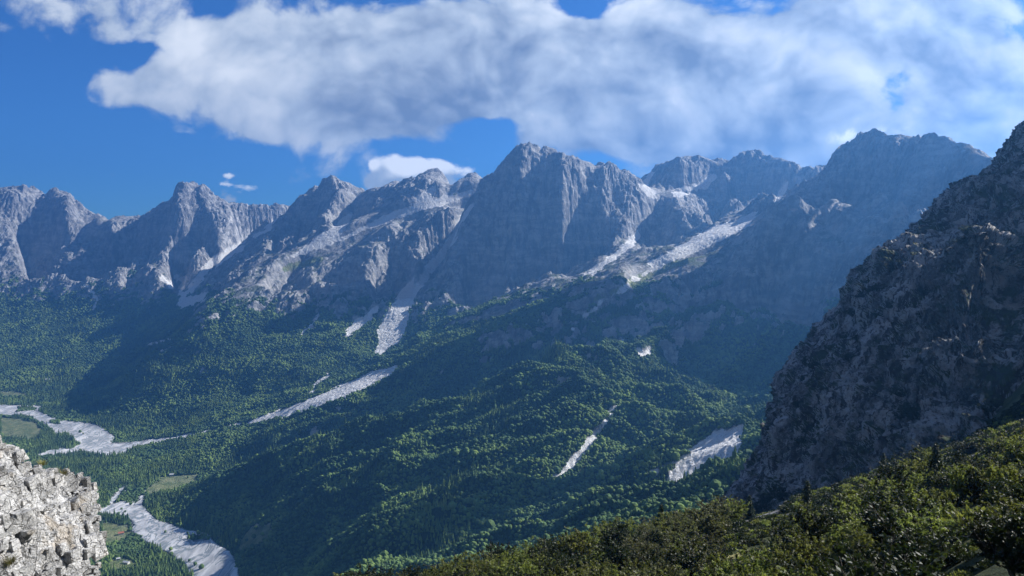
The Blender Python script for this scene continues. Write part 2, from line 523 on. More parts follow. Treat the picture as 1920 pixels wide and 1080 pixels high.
ridge([(1490, 364, 3.35), (1480, 440, 3.12), (1455, 520, 2.93), (1430, 610, 2.75)], step=80)
ridge([(1598, 378, 3.2), (1590, 450, 2.95), (1560, 530, 2.72)], step=80)
ridge([(1345, 465, 3.4), (1345, 540, 3.17), (1320, 600, 2.98)], step=80)
ridge([(1632, 240, 3.75), (1625, 300, 3.6), (1600, 345, 3.45)], step=80)
# I: the sunlit forest spur
ridge([(1235, 640, 2.75), (1200, 652, 2.65), (1130, 664, 2.6), (1060, 693, 2.55), (1000, 722, 2.5), (900, 772, 2.48), (800, 806, 2.48), (700, 835, 2.5), (600, 860, 2.52), (480, 885, 2.58), (380, 905, 2.65)], back=[(180, 120)], step=60)
pt((1100, 760, 2.28), (1000, 800, 2.22), (900, 850, 2.16), (800, 885, 2.12), (700, 915, 2.13), (600, 955, 2.1), (500, 985, 2.18), (455, 1000, 2.22), (400, 960, 2.38), (330, 945, 2.55), (1180, 700, 2.5), (1060, 800, 2.12))
pts([(1290, 735, 2.6), (1240, 745, 2.45), (1190, 765, 2.3), (1140, 795, 2.16), (1080, 868, 1.98), (1010, 918, 1.9), (900, 955, 1.87), (800, 985, 1.85), (650, 1038, 1.88), (560, 1074, 1.93)], 80)
ridge([(1330, 765, 2.38), (1260, 792, 2.2), (1200, 826, 2.08), (1100, 874, 1.95), (1000, 918, 1.85), (900, 958, 1.77), (800, 1003, 1.72), (700, 1055, 1.68)], step=80)
pts([(1360, 792, 2.32), (1300, 830, 2.12), (1200, 905, 1.9), (1100, 955, 1.79), (1000, 1000, 1.71), (850, 1065, 1.64)], 80)
ridge([(1290, 850, 2.02), (1240, 885, 1.86), (1150, 950, 1.7), (1050, 1010, 1.6)], step=80)
pts([(1405, 778, 2.4), (1350, 822, 2.15), (1300, 864, 1.97), (1232, 945, 1.72)], 60)
pt((1400, 850, 1.85), (1330, 930, 1.6), (1220, 1000, 1.45), (1100, 1030, 1.45), (950, 1080, 1.45), (1100, 1120, 1.15), (1300, 1050, 1.1), (1500, 900, 1.2), (1700, 800, 1.0), (2000, 700, 0.95), (2500, 700, 0.9), (700, 1120, 1.45), (1600, 800, 1.5), (1550, 760, 1.95))
# stream bed that comes down from the main gully
pts([(745, 689, 3.72), (700, 708, 3.66), (640, 738, 3.56), (580, 757, 3.5), (520, 777, 3.43), (470, 792, 3.4), (400, 806, 3.4), (330, 820, 3.43), (270, 830, 3.46), (215, 842, 3.46)], 60)
# valley floor
for (u, v) in [(0, 765), (60, 770), (120, 800), (180, 820), (100, 850), (200, 850), (30, 860), (150, 790), (250, 850), (0, 800), (-200, 780), (-200, 860), (150, 880), (250, 880), (320, 880), (60, 900), (200, 915),
               (260, 930), (230, 960), (190, 980), (280, 990), (330, 1010), (380, 1030), (420, 1060), (440, 1090), (300, 1060), (230, 1040), (180, 1060), (100, 1040), (350, 1120), (450, 1200), (100, 960), (-150, 960), (0, 1100),
               (380, 1200), (420, 900), (-300, 1100), (300, 1300)]:
    add(at_z(u, v, FLOOR))
add(np.array([[-3000, 1500, -700], [-2200, 1200, -650], [-3800, 2500, -600], [-1200, 900, -800], [-400, 950, -700], [0, 950, -560], [0, 400, -300], [-400, 500, -480], [-1200, 300, -780], [1000, 400, -120], [500, 400, -260], [2500, 400, 0], [-3500, 300, -600], [200, 650, -420], [600, 700, -330], [-6000, 5000, -700], [-6500, 7500, 200],
              [6000, 6000, 600], [7500, 4000, 500], [5000, 2000, 200], [3000, 1000, 0], [2000, 800, -100], [0, 9000, 0], [-6500, 9000, 0], [7500, 9000, 0], [5000, 7500, 300]]))
CTA = np.concatenate(CT)
# drop near duplicates
order = np.lexsort((CTA[:, 1], CTA[:, 0])); CTA = CTA[order]
keep = np.ones(len(CTA), bool)
for i in range(len(CTA)):
    if keep[i]:
        d = np.hypot(CTA[i + 1:i + 60, 0] - CTA[i, 0], CTA[i + 1:i + 60, 1] - CTA[i, 1])
        keep[i + 1:i + 60] &= ~(d < 18)
CTA = CTA[keep]
X0, X1, Y0, Y1 = -5600.0, 6400.0, 308.0, 8196.0
CS = 16.0
cxs = np.arange(X0, X1 + 1, CS); cys = np.arange(Y0, Y1 + 1, CS)
GX, GY = np.meshgrid(cxs, cys)
H = rbf(CTA[:, :2], CTA[:, 2], GX, GY)
print('control points', len(CTA), 'rbf', round(time.time() - T0, 1))
GS = 8.0
fxs = np.arange(X0, X1 + 0.1, GS); fys = np.arange(Y0, Y1 + 0.1, GS)
FX, FY = np.meshgrid(fxs, fys)
Hf = bilerp(H, (FX - X0) / CS, (FY - Y0) / CS)


def blur(a, n=1):
    for _ in range(n):
        a = np.pad(a, 1, 'edge')
        a = (a[:-2] + 2 * a[1:-1] + a[2:]) / 4
        a = (a[:, :-2] + 2 * a[:, 1:-1] + a[:, 2:]) / 4
    return a


def slope_of(Z, s):
    gy, gx = np.gradient(Z, s)
    return np.hypot(gx, gy), gx, gy


SLb, _, _ = slope_of(blur(Hf, 6), GS)
# rockiness: steep or high ground
high = sstep(Hf, -520, -250)
rocky = np.clip(sstep(SLb, 0.42, 0.75) * sstep(Hf, -650, -330) + 0.35 * sstep(Hf, -330, 0), 0, 1)
rocky = blur(rocky, 3)
wx = fbm2(FX / 420, FY / 420, 3) * 70
wy = fbm2(FX / 420, FY / 420, 3, seed=31) * 70
r1 = fbm2((FX + wx) / 330, (FY + wy) / 330, 7, 0.56, ridged=True, seed=3)
r2 = fbm2(FX / 95, FY / 95, 5, 0.55, seed=9)
low = fbm2((FX + wx) / 240, (FY + wy) / 240, 6, 0.48, ridged=True, seed=17)
onfloor = sstep(Hf, FLOOR + 6, FLOOR + 70)
ang = fbm2((FX + 2 * wx) / 800, (FY + wy + 0.10 * FX) / 200, 5, 0.48, ridged=True, seed=101)
wooded = (1 - rocky) * onfloor
Hn = Hf + wooded * (ang - 0.1) * (48 + 64 * sstep(FY, 3250, 2850)) * sstep(Hf, FLOOR + 20, FLOOR + 200) * sstep(FY, 5200, 3800)
Hn = Hn + rocky * (r1 - 0.05) * 72 + rocky * r2 * 34 + (1 - rocky) * onfloor * (low - 0.1) * 26
print('noise', round(time.time() - T0, 1))


def erode(Z, n_batches=4, n=70000, steps=70, seed=1, inertia=0.25, cap_k=0.09, dep=0.25, ero=0.30, wgt=None):
    g = np.random.default_rng(seed)
    Z = (Z / GS).astype(np.float64)            # unit cells
    ny, nx = Z.shape
    for b in range(n_batches):
        px = g.uniform(2, nx - 3, n); py = g.uniform(2, ny - 3, n)
        w0 = wgt[py.astype(int), px.astype(int)]
        ok = g.random(n) < w0
        px, py = px[ok], py[ok]
        m = len(px)
        dx = np.zeros(m); dy = np.zeros(m); sed = np.zeros(m); vel = np.ones(m); wat = np.ones(m)
        alive = np.ones(m, bool)
        acc = np.zeros(ny * nx)
        for s in range(steps):
            ix = px.astype(np.int64); iy = py.astype(np.int64)
            ax = px - ix; ay = py - iy
            k = iy * nx + ix
            Zf = Z.ravel()
            a, bb, c, d = Zf[k], Zf[k + 1], Zf[k + nx], Zf[k + nx + 1]
            gx = (bb - a) * (1 - ay) + (d - c) * ay
            gy = (c - a) * (1 - ax) + (d - bb) * ax
            h0 = a * (1 - ax) * (1 - ay) + bb * ax * (1 - ay) + c * (1 - ax) * ay + d * ax * ay
            dx = dx * inertia - gx * (1 - inertia); dy = dy * inertia - gy * (1 - inertia)
            ln = np.hypot(dx, dy) + 1e-9
            dx /= ln; dy /= ln
            qx = np.clip(px + dx, 1, nx - 3); qy = np.clip(py + dy, 1, ny - 3)
            jx = qx.astype(np.int64); jy = qy.astype(np.int64)
            bx = qx - jx; by = qy - jy
            k2 = jy * nx + jx
            h1 = Zf[k2] * (1 - bx) * (1 - by) + Zf[k2 + 1] * bx * (1 - by) + Zf[k2 + nx] * (1 - bx) * by + Zf[k2 + nx + 1] * bx * by
            dh = h1 - h0
            cap = np.maximum(-dh, 0.01) * vel * wat * cap_k * 10
            up = dh > 0
            depo = np.where(up, np.minimum(dh, sed), np.maximum(sed - cap, 0) * dep)
            er = np.where(up | (sed > cap), 0, np.minimum((cap - sed) * ero, np.maximum(-dh, 0)))
            er = np.minimum(er, 0.35)
            ch = depo - er
            sed = sed - ch
            for off, wt in ((0, (1 - ax) * (1 - ay)), (1, ax * (1 - ay)), (nx, (1 - ax) * ay), (nx + 1, ax * ay)):
                acc += np.bincount(k + off, weights=ch * wt, minlength=ny * nx)
            vel = np.sqrt(np.clip(vel * vel - dh * 0.8, 0.05, 9)); wat *= 0.985
            px, py = qx, qy
            if s % 10 == 9:
                Z = Z + np.clip(acc.reshape(ny, nx), -1.2, 1.2)
                acc[:] = 0
        # thermal relaxation of spikes
        zb = blur(Z, 1)
        Z = Z + (zb - Z) * 0.03
    return Z * GS


Hn = erode(Hn, wgt=np.clip(0.25 + rocky, 0, 1) * onfloor)
print('erosion', round(time.time() - T0, 1))
# strata and crags on the steep rock
SL, _, _ = slope_of(blur(Hn, 1), GS)
steep = sstep(SL, 0.7, 1.3) * rocky
tilt = Hn + 0.12 * FX + 22 * fbm2(FX / 300, FY / 300, 3, seed=5)
per = 34.0
fr = tilt / per - np.floor(tilt / per)
Hn = Hn + steep * 0.55 * per * (sstep(fr, 0.15, 0.85) - fr)
crag = rocky * sstep(SL, 0.35, 0.9)
sel = crag > 0.02
n3 = np.zeros_like(Hn)
n3[sel] = fbm3(FX[sel] / 62, FY[sel] / 62, Hn[sel] / 190, 5, 0.58, ridged=True, seed=41)
Hn = Hn + crag * (n3 * 18 + 5.5 * fbm2(FX / 21, FY / 21, 2, 0.6, ridged=True, seed=44))
print('crags', round(time.time() - T0, 1))
# bring the crests back to their surveyed heights after noise and erosion
RP = np.concatenate(RIDGES)
RP = RP[(RP[:, 2] > -120) & (RP[:, 0] > X0 + 50) & (RP[:, 0] < X1 - 50) & (RP[:, 1] < Y1 - 50)]
fy_ = np.fft.fftfreq(Hn.shape[0])[:, None]; fx_ = np.fft.rfftfreq(Hn.shape[1])[None]


def gfilt(a, sg):
    return np.fft.irfft2(np.fft.rfft2(a) * np.exp(-2 * (math.pi * sg) ** 2 * (fx_ ** 2 + fy_ ** 2)), s=a.shape)


gi_x = np.clip(((RP[:, 0] - X0) / GS), 8, Hn.shape[1] - 9).astype(int); gi_y = np.clip(((RP[:, 1] - Y0) / GS), 8, Hn.shape[0] - 9).astype(int)
for sg_ in (9.0, 6.0, 4.0):
    Hs = blur(Hn, 1)
    # the highest line of sight within 200 m before and behind each crest point
    best = np.full(len(RP), -1e9)
    for dyy in range(-200, 240, 8):
        k_ = (RP[:, 1] + dyy) / RP[:, 1]
        zz_ = bilerp(Hs, (RP[:, 0] * k_ - X0) / GS, (RP[:, 1] * k_ - Y0) / GS) / k_
        best = np.maximum(best, zz_)
    err = np.clip(RP[:, 2] - best, -140, 110)
    EW = np.zeros(Hn.shape); EE = np.zeros(Hn.shape)
    for k_ in (-16, -8, 0, 8, 16):
        gy_ = np.clip(gi_y + k_, 0, Hn.shape[0] - 1)
        np.add.at(EW, (gy_, gi_x), 1.0); np.add.at(EE, (gy_, gi_x), err)
    w_ = gfilt(EW, sg_); e_ = gfilt(EE, sg_)
    Hn = Hn + e_ / np.maximum(w_, 1e-3) * sstep(w_, 1e-4, 4e-3)
    print('crest error', float(np.abs(err).mean()), float(err.mean()))
TREELINE = -300 + 90 * fbm2(FX / 500, FY / 500, 4, seed=77) + 130 * sstep(FX, -600, 600) * sstep(FY, 4600, 3600)
SL2, _, _ = slope_of(blur(Hn, 1), GS)
PU, PV = pix(FX, FY, Hn)
WU = PU + 11 * fbm2(FX / 55, FY / 55, 4, 0.7, seed=51); WV = PV + 6 * fbm2(FX / 55, FY / 55, 4, 0.7, seed=52)


def region(polys):
    m = np.zeros(FX.shape, bool)
    for poly, ya, yb in polys:
        us = [p[0] for p in poly]; vs = [p[1] for p in poly]
        s_ = (PU > min(us) - 9) & (PU < max(us) + 9) & (PV > min(vs) - 9) & (PV < max(vs) + 9) & (FY > ya * 1000) & (FY < yb * 1000)
        m[s_] |= in_poly(WU[s_], WV[s_], poly)
    return m


def band(line, w):
    """polygon round a line of pixels; w = half width(s) in pixels"""
    line = np.array(line, float); w = np.interp(np.linspace(0, 1, len(line)), np.linspace(0, 1, len(w)), w)
    d = np.gradient(line, axis=0); d /= np.linalg.norm(d, axis=1, keepdims=True)
    n_ = np.c_[-d[:, 1], d[:, 0]] * w[:, None]
    return [tuple(p) for p in line + n_] + [tuple(p) for p in (line - n_)[::-1]]


SCREE = [
    ([(430, 395), (452, 408), (470, 425), (480, 440), (455, 470), (425, 485), (398, 480), (408, 450), (412, 425), (425, 415)], 5.6, 7),
    (band([(455, 465), (415, 482), (385, 505), (360, 540), (335, 568)], [4, 9, 7, 3]), 5.0, 6.6),
    (band([(300, 515), (322, 535), (345, 520), (338, 555)], [4, 7, 4]), 5.0, 6.6), ([(328, 570), (360, 555), (395, 545), (383, 562), (340, 580)], 4.6, 6.2),
    (band([(662, 400), (635, 428), (600, 452), (560, 474), (530, 485)], [4, 9, 10, 5, 2]), 5.0, 6.2), (band([(520, 405), (500, 430), (475, 445)], [2, 5, 3]), 5.5, 6.9),
    (band([(820, 345), (800, 365), (780, 372)], [3, 9, 4]), 5.1, 6.2), (band([(900, 352), (850, 372), (800, 384), (740, 404), (690, 425), (640, 448), (590, 472)], [3, 8, 9, 8, 6, 4, 2]), 4.6, 5.6),
    (band([(893, 378), (868, 405), (848, 445), (818, 490), (780, 530), (752, 575), (735, 620), (708, 665)], [2, 4, 6, 8, 11, 18, 25, 5]), 3.9, 5.2),
    (band([(712, 572), (690, 595), (665, 612), (645, 632)], [3, 8, 7, 3]), 3.9, 4.8), (band([(598, 590), (580, 615), (562, 630)], [2, 3, 2]), 3.9, 4.8),
    ([(1425, 393), (1405, 425), (1350, 452), (1300, 478), (1240, 500), (1212, 492), (1255, 468), (1290, 452), (1330, 425), (1385, 410)], 3.5, 4.6),
    (band([(1240, 497), (1180, 530), (1120, 575), (1060, 625)], [6, 4, 3, 1]), 3.0, 4.0), (band([(1130, 500), (1080, 540), (1000, 575)], [2, 3, 2]), 3.4, 4.4), (band([(1200, 440), (1150, 480), (1090, 520)], [8, 6, 2]), 3.6, 4.8),
    (band([(1480, 335), (1472, 350), (1455, 372)], [2, 6, 4]), 3.7, 5.2), (band([(1340, 330), (1320, 350), (1260, 365)], [4, 9, 5]), 4.4, 5.8), (band([(1225, 320), (1205, 345), (1230, 372)], [4, 9, 5]), 4.4, 5.8),
    (band([(746, 688), (700, 708), (640, 735), (580, 757), (520, 777), (470, 791)], [3, 13, 12, 10, 7, 4]), 3.1, 4.0), (band([(620, 700), (600, 712), (585, 735)], [2, 3, 2]), 3.2, 4.0),
    (band([(470, 791), (400, 806), (330, 820), (280, 829)], [1.6, 1.6, 2.5, 4]), 3.0, 3.8),
    (band([(1170, 745), (1140, 780), (1110, 820), (1085, 850), (1060, 880), (1010, 912)], [1.5, 3, 7, 8, 4, 1.5]), 1.7, 2.7), ([(1192, 652), (1222, 644), (1218, 665), (1200, 670)], 2.3, 3.1),
    ([(1398, 786), (1345, 806), (1290, 846), (1250, 895), (1222, 948), (1245, 950), (1290, 915), (1330, 882), (1385, 858)], 1.5, 2.7), (band([(1290, 850), (1250, 872), (1205, 893)], [2, 4, 1]), 1.5, 2.6),
    (band([(175, 580), (180, 560), (160, 530)], [3, 4, 2]), 5, 6.8), (band([(275, 648), (310, 640), (330, 634)], [2, 3, 1]), 4.2, 5.6), (band([(300, 660), (325, 650)], [2, 1]), 4.2, 5.6),
]
MEADOW = [
    ([(0, 733), (30, 734), (50, 739), (52, 743), (0, 744)], 4, 5.5), ([(305, 893), (372, 889), (368, 905), (325, 915), (285, 930), (270, 925), (290, 905)], 2.4, 3.3),
    ([(468, 988), (508, 983), (506, 1008), (470, 1028), (445, 1035), (452, 1008)], 1.8, 2.6), ([(0, 782), (60, 788), (82, 808), (62, 826), (5, 820)], 3, 4.3), ([(190, 978), (240, 985), (245, 1000), (225, 1015), (195, 1020)], 2, 2.8),
    ([(205, 1045), (250, 1048), (252, 1062), (210, 1070)], 1.9, 2.6), (band([(1340, 462), (1290, 484), (1230, 508), (1170, 538), (1100, 568)], [6, 8, 9, 7, 3]), 2.9, 3.6),
    (band([(870, 362), (820, 378), (760, 396), (700, 420)], [5, 6, 6, 4]), 4.8, 5.6), (band([(620, 470), (580, 490), (530, 505)], [8, 8, 5]), 4.5, 5.0),
]
scree = blur(region(SCREE[1:]).astype(float) + 0.42 * region(SCREE[:1]), 1)
meadow = blur(region(MEADOW).astype(float), 1)
RIVER = [
    ([(-260, 757), (78, 761), (72, 772), (110, 789), (150, 793), (182, 797), (215, 820), (205, 835), (240, 832), (290, 824), (300, 829), (260, 838), (232, 850), (200, 856), (150, 848), (120, 852), (60, 857), (92, 844), (138, 838),
      (110, 822), (92, 800), (50, 779), (-260, 776)], 3, 5),
    ([(185, 955), (205, 948), (228, 940), (245, 945), (262, 930), (270, 930), (266, 950), (290, 975), (352, 997), (388, 1002), (400, 1020), (430, 1036), (442, 1056), (450, 1110), (372, 1110), (345, 1056), (300, 1032), (266, 1012),
      (246, 995), (252, 986), (234, 968), (185, 962)], 1.8, 3), (band([(238, 912), (222, 925), (205, 945)], [2, 5, 4]), 2.3, 3.2),
]
ISLANDS = [([(35, 764), (66, 764), (68, 771), (28, 772)], 3, 5), ([(352, 1006), (385, 1004), (388, 1016), (360, 1018)], 1.8, 3), ([(98, 788), (112, 790), (110, 796), (96, 795)], 3, 5), ([(95, 818), (125, 812), (150, 832), (130, 843), (90, 840)], 3, 5),
           ([(252, 935), (262, 938), (250, 948)], 2, 3)]
river = region(RIVER) & ~region(ISLANDS)
river_s = blur(river.astype(float), 1)
scf = blur(scree, 2)
Hn = Hn + (gfilt(Hn, 4.5) - Hn) * np.clip(scf * 1.2, 0, 0.85)
ledge = fbm2(FX / 130, FY / 130, 5, 0.6, seed=61)
fsl = 0.95 + 0.35 * ledge + 0.6 * sstep(Hn, -330, -520) + 1.0 * sstep(FY, 3000, 2600)
edge_n = fbm2(FX / 38, FY / 38, 3, 0.7, seed=63)
forest = sstep(TREELINE - Hn + 120 * ledge + 110 * edge_n, -20, 20) * sstep(fsl - SL2 + 0.45 * edge_n, -0.05, 0.05)
forest *= (1 - sstep(scree, 0.2, 0.5)) * (1 - sstep(meadow, 0.3, 0.6)) * (1 - sstep(river_s, 0.2, 0.5))
Hn = np.where(river_s > 0.05, (Hn * (1 - river_s) + river_s * (gfilt(Hf, 12) - 2.5)), Hn)
Hn = Hn + forest * rng.normal(0, 1.2, Hn.shape)
Hn = Hn + (scree > 0.4) * (rng.normal(0, 0.9, Hn.shape) - 2.0)
print('masks', round(time.time() - T0, 1))
# ------------------------------------------------------------------ materials
def new_mat(name):
    mt = bpy.data.materials.new(name)
    mt.use_nodes = True
    q = NT(mt.node_tree)
    q.n.clear()
    return mt, q


def finish(q, color, rough=0.9, bump=None, strength=0.5, dist=1.0, spec=0.15, extra=None):
    b = q.node('ShaderNodeBsdfPrincipled', i={'Base Color': color, 'Roughness': rough, 'Specular IOR Level': spec})
    if bump is not None:
        bn = q.node('ShaderNodeBump', i={'Height': bump, 'Strength': strength, 'Distance': dist})
        q.l.new(bn.outputs[0], b.inputs['Normal'])
    for k, v in (extra or {}).items():
        if hasattr(v, 'is_output'):
            q.l.new(v, b.inputs[k])
        else:
            b.inputs[k].default_value = v
    o = q.node('ShaderNodeOutputMaterial')
    q.l.new(b.outputs[0], o.inputs[0])
    return b


def attr(q, name):
    return q.node('ShaderNodeAttribute', attribute_name=name).outputs['Fac']


def mat_mountain():
    mt, q = new_mat('mountain_ground')
    geo = q.node('ShaderNodeNewGeometry')
    P = geo.outputs['Position']
    nz = q.node('ShaderNodeSeparateXYZ', i={0: geo.outputs['Normal']}).outputs[2]
    Pv = q.vmath('MULTIPLY', P, (1, 1, 0.35))
    n_big = q.noise(P, 0.004, 6, 0.6)
    n_str = q.noise(Pv, 0.028, 8, 0.72)
    n_fin = q.noise(P, 0.09, 4, 0.6)
    rock = q.mix(q.ramp(n_str, 0.38, 0.62), (0.15, 0.15, 0.16), (0.44, 0.43, 0.41))
    rock = q.mix(q.ramp(n_big, 0.45, 0.7, 0, 0.5), rock, (0.46, 0.465, 0.475))
    Pt = q.vmath('ADD', P, q.vmath('MULTIPLY', q.noise(P, 0.006, 4, 0.6, col=True), (0, 0, 120)))
    strata = q.noise(q.vmath('MULTIPLY', Pt, (0.10, 0.10, 1.0)), 0.045, 5, 0.75)
    rock = q.mix(q.ramp(strata, 0.42, 0.60, 0, 0.55), rock, (0.13, 0.135, 0.15))
    rock = q.mix(q.ramp(n_fin, 0.55, 0.75, 0, 0.5), rock, (0.16, 0.165, 0.18))
    # dwarf shrubs on the ledges
    veg = q.math('MULTIPLY', q.ramp(nz, 0.55, 0.85), q.ramp(q.noise(P, 0.012, 6, 0.65), 0.47, 0.56))
    hgt = q.node('ShaderNodeSeparateXYZ', i={0: P}).outputs[2]
    veg = q.math('MULTIPLY', veg, q.ramp(hgt, 420, -120, 0.15, 1.0))
    c = q.mix(q.math('MULTIPLY', veg, 0.85), rock, (0.055, 0.075, 0.04))
    fo = attr(q, 'forest')
    fj = q.ramp(q.math('ADD', fo, q.math('MULTIPLY', q.math('SUBTRACT', n_fin, 0.5), 0.8)), 0.4, 0.6)
    fcol = q.mix(q.noise(P, 0.05, 5, 0.7), (0.016, 0.030, 0.014), (0.055, 0.085, 0.035))
    c = q.mix(fj, c, fcol)
    mcol = q.mix(q.ramp(q.noise(P, 0.03, 6, 0.7), 0.35, 0.7), (0.10, 0.14, 0.05), (0.25, 0.26, 0.12))
    me = q.ramp(q.math('ADD', attr(q, 'meadow'), q.math('MULTIPLY', q.math('SUBTRACT', n_fin, 0.5), 0.9)), 0.35, 0.6)
    c = q.mix(q.math('MULTIPLY', me, 0.9), c, mcol)
    sc = q.ramp(q.math('ADD', attr(q, 'scree'), q.math('MULTIPLY', q.math('SUBTRACT', n_str, 0.5), 0.9)), 0.35, 0.6)
    scol = q.mix(q.ramp(q.noise(P, 0.11, 6, 0.85), 0.36, 0.50), (0.34, 0.34, 0.34), (0.70, 0.69, 0.67))
    c = q.mix(sc, c, scol)
    finish(q, c, 0.95, q.math('ADD', n_str, q.math('MULTIPLY', n_fin, 0.35)), 0.9, 14.0)
    return mt


M_MOUNT = mat_mountain()


def mat_gravel():
    mt, q = new_mat('river_gravel')
    P = q.node('ShaderNodeNewGeometry').outputs['Position']
    w = q.noise(q.vmath('MULTIPLY', P, (1.0, 0.35, 1)), 0.02, 6, 0.6, 1.2)
    f = q.noise(P, 0.4, 6, 0.75)
    c = q.mix(q.ramp(w, 0.40, 0.60), (0.38, 0.385, 0.39), (0.68, 0.67, 0.65))
    br = q.math('ABSOLUTE', q.math('SUBTRACT', q.noise(q.vmath('MULTIPLY', P, (1.0, 0.45, 1)), 0.013, 5, 0.6, 1.6), 0.5))
    c = q.mix(q.ramp(br, 0.010, 0.040), (0.24, 0.27, 0.28), c)
    c = q.mix(q.ramp(q.noise(P, 0.035, 6, 0.7), 0.60, 0.68, 0, 0.5), c, (0.40, 0.40, 0.36))
    c = q.mix(q.ramp(f, 0.58, 0.75, 0, 0.5), c, (0.32, 0.32, 0.30))
    finish(q, c, 0.9, f, 0.6, 1.5)
    return mt


M_GRAVEL = mat_gravel()
keepc = (np.abs(FX[:-1, :-1]) < FY[:-1, :-1] * 0.80 + 400) | ((FX[:-1, :-1] > 0) & (FX[:-1, :-1] < FY[:-1, :-1] * 1.2 + 900))
V = np.stack([FX, FY, Hn], -1).reshape(-1, 3)
F = grid_faces(*FX.shape, keep=keepc)
V, F, AT = compact(V, F, {'forest': forest.ravel(), 'scree': scree.ravel(), 'meadow': meadow.ravel()})
mountains = mesh_obj('mountains', V, F, M_MOUNT, attrs=AT, smooth=False)
tag(mountains, kind='structure')
del V, F


def ground_z(x, y):
    return bilerp(Hn, (np.asarray(x, float) - X0) / GS, (np.asarray(y, float) - Y0) / GS)


def make_river():
    s = 4.0
    xs = np.arange(-3400, -500, s); ys = np.arange(1750, 4500, s)
    gx, gy = np.meshgrid(xs, ys)
    gz = ground_z(gx, gy)
    u, v = pix(gx, gy, gz)
    un = u + 5 * fbm2(gx / 60, gy / 60, 4, seed=51) + 2.5 * fbm2(gx / 14, gy / 14, 3, seed=53)
    vn = v + 4 * fbm2(gx / 60, gy / 60, 4, seed=52) + 1.2 * fbm2(gx / 14, gy / 14, 3, seed=54)
    m = np.zeros(gx.shape, bool)
    for poly, ya, yb in RIVER:
        m |= in_poly(un, vn, poly) & (gy > ya * 1000) & (gy < yb * 1000)
    for poly, ya, yb in ISLANDS:
        m &= ~in_poly(un, vn, poly)
    bars = fbm2(gx / 90, gy / 160, 5, 0.55, ridged=True, seed=70) * 1.1
    V = np.stack([gx, gy, gz + 1.6 + bars * 0.5], -1).reshape(-1, 3)
    F = grid_faces(*gx.shape, keep=m[:-1, :-1])
    V, F, _ = compact(V, F, {})
    o = mesh_obj('riverbed', V, F, M_GRAVEL)
    tag(o, kind='structure')


make_river()
print('mesh', round(time.time() - T0, 1))
# ------------------------------------------------------------------ the woods on the slopes (uncountable: one object)
import bmesh


def ico(sub=2):
    bm = bmesh.new()
    bmesh.ops.create_icosphere(bm, subdivisions=sub, radius=1.0)
    v = np.array([p.co[:] for p in bm.verts]); f = np.array([[p.index for p in fc.verts] for fc in bm.faces])
    bm.free()
    return v, f


def mat_canopy():
    mt, q = new_mat('woodland_foliage')
    geo = q.node('ShaderNodeNewGeometry')
    P = geo.outputs['Position']
    rnd = q.node('ShaderNodeObjectInfo').outputs['Random']
    pat = q.noise(P, 0.006, 5, 0.6)
    a = q.mix(q.ramp(rnd, 0.0, 1.0, smooth=False), (0.065, 0.115, 0.030), (0.18, 0.26, 0.065))
    b = q.mix(rnd, (0.022, 0.055, 0.024), (0.070, 0.13, 0.045))
    c = q.mix(q.ramp(pat, 0.42, 0.60), b, a)
    c = q.mix(q.ramp(q.noise(P, 0.7, 2, 0.6), 0.4, 0.7, 0, 0.5), c, (0.15, 0.19, 0.06))
    finish(q, c, 0.8, None, spec=0.1)
    return mt


M_CANOPY = mat_canopy()
iv, if_ = ico(2)
protos = []
for k in range(6):
    g = np.random.default_rng(100 + k)
    vs, fs, n0 = [], [], 0
    for j in range(3):
        v = iv.copy()
        v *= (1 + 0.42 * fbm3(v[:, 0] * 1.9 + 9 * k + 3 * j, v[:, 1] * 1.9, v[:, 2] * 1.9, 3, 0.7))[:, None]
        sc = (1.0, 0.72, 0.6)[j]
        v = v * np.array([1, 1, 1.05]) * sc
        if j:
            a = g.uniform(0, 6.28)
            v += [math.cos(a) * 0.55, math.sin(a) * 0.55, g.uniform(-0.35, 0.35)]
        v += g.normal(0, 0.045, v.shape)
        vs.append(v); fs.append(if_ + n0); n0 += len(v)
    v = np.concatenate(vs); f = np.concatenate(fs)
    v[:, 2] += 0.75
    v[:, 2] = np.maximum(v[:, 2], -0.4)
    o = mesh_obj('broadleaf_crown', v * 0.5, f, M_CANOPY, smooth=False)
    protos.append(o)
for k in range(2):
    g = np.random.default_rng(200 + k)
    v, f = [], []
    for t in range(6):
        z0 = t * 0.30; r = 0.46 * (1 - t / 6.5)
        n = 9; i0 = len(v)
        for a in range(n):
            rr = r * g.uniform(0.7, 1.2)
            v.append((rr * math.cos(a * 6.283 / n), rr * math.sin(a * 6.283 / n), z0 + g.uniform(-0.05, 0.05)))
        v.append((0, 0, z0 + 0.5))
        for a in range(n):
            f.append((i0 + a, i0 + (a + 1) % n, i0 + n))
    o = mesh_obj('conifer_crown', np.array(v), np.array(f), M_CANOPY, smooth=False)
    protos.append(o)
pcol = bpy.data.collections.new('woodland_prototypes')
for o in protos:
    COL.objects.unlink(o)
    pcol.objects.link(o)


def viewshed():
    """steepest sight line so far per azimuth, on a polar grid"""
    az = np.linspace(-0.80, 0.80, 1100); r = np.arange(630, 8000, 8.0)
    A, Rr = np.meshgrid(az, r)
    z = ground_z(Rr * np.sin(A) / np.cos(A), Rr)
    t = z / (Rr / np.cos(A))
    return az, r, np.maximum.accumulate(t, axis=0)


VA, VR, VT = viewshed()


def visible(x, y, z, margin):
    t = (z + margin) / np.hypot(x, y)
    T = bilerp(VT, (np.arctan(x / y) - VA[0]) / (VA[1] - VA[0]), (y - VR[0]) / 8.0)
    return t >= T


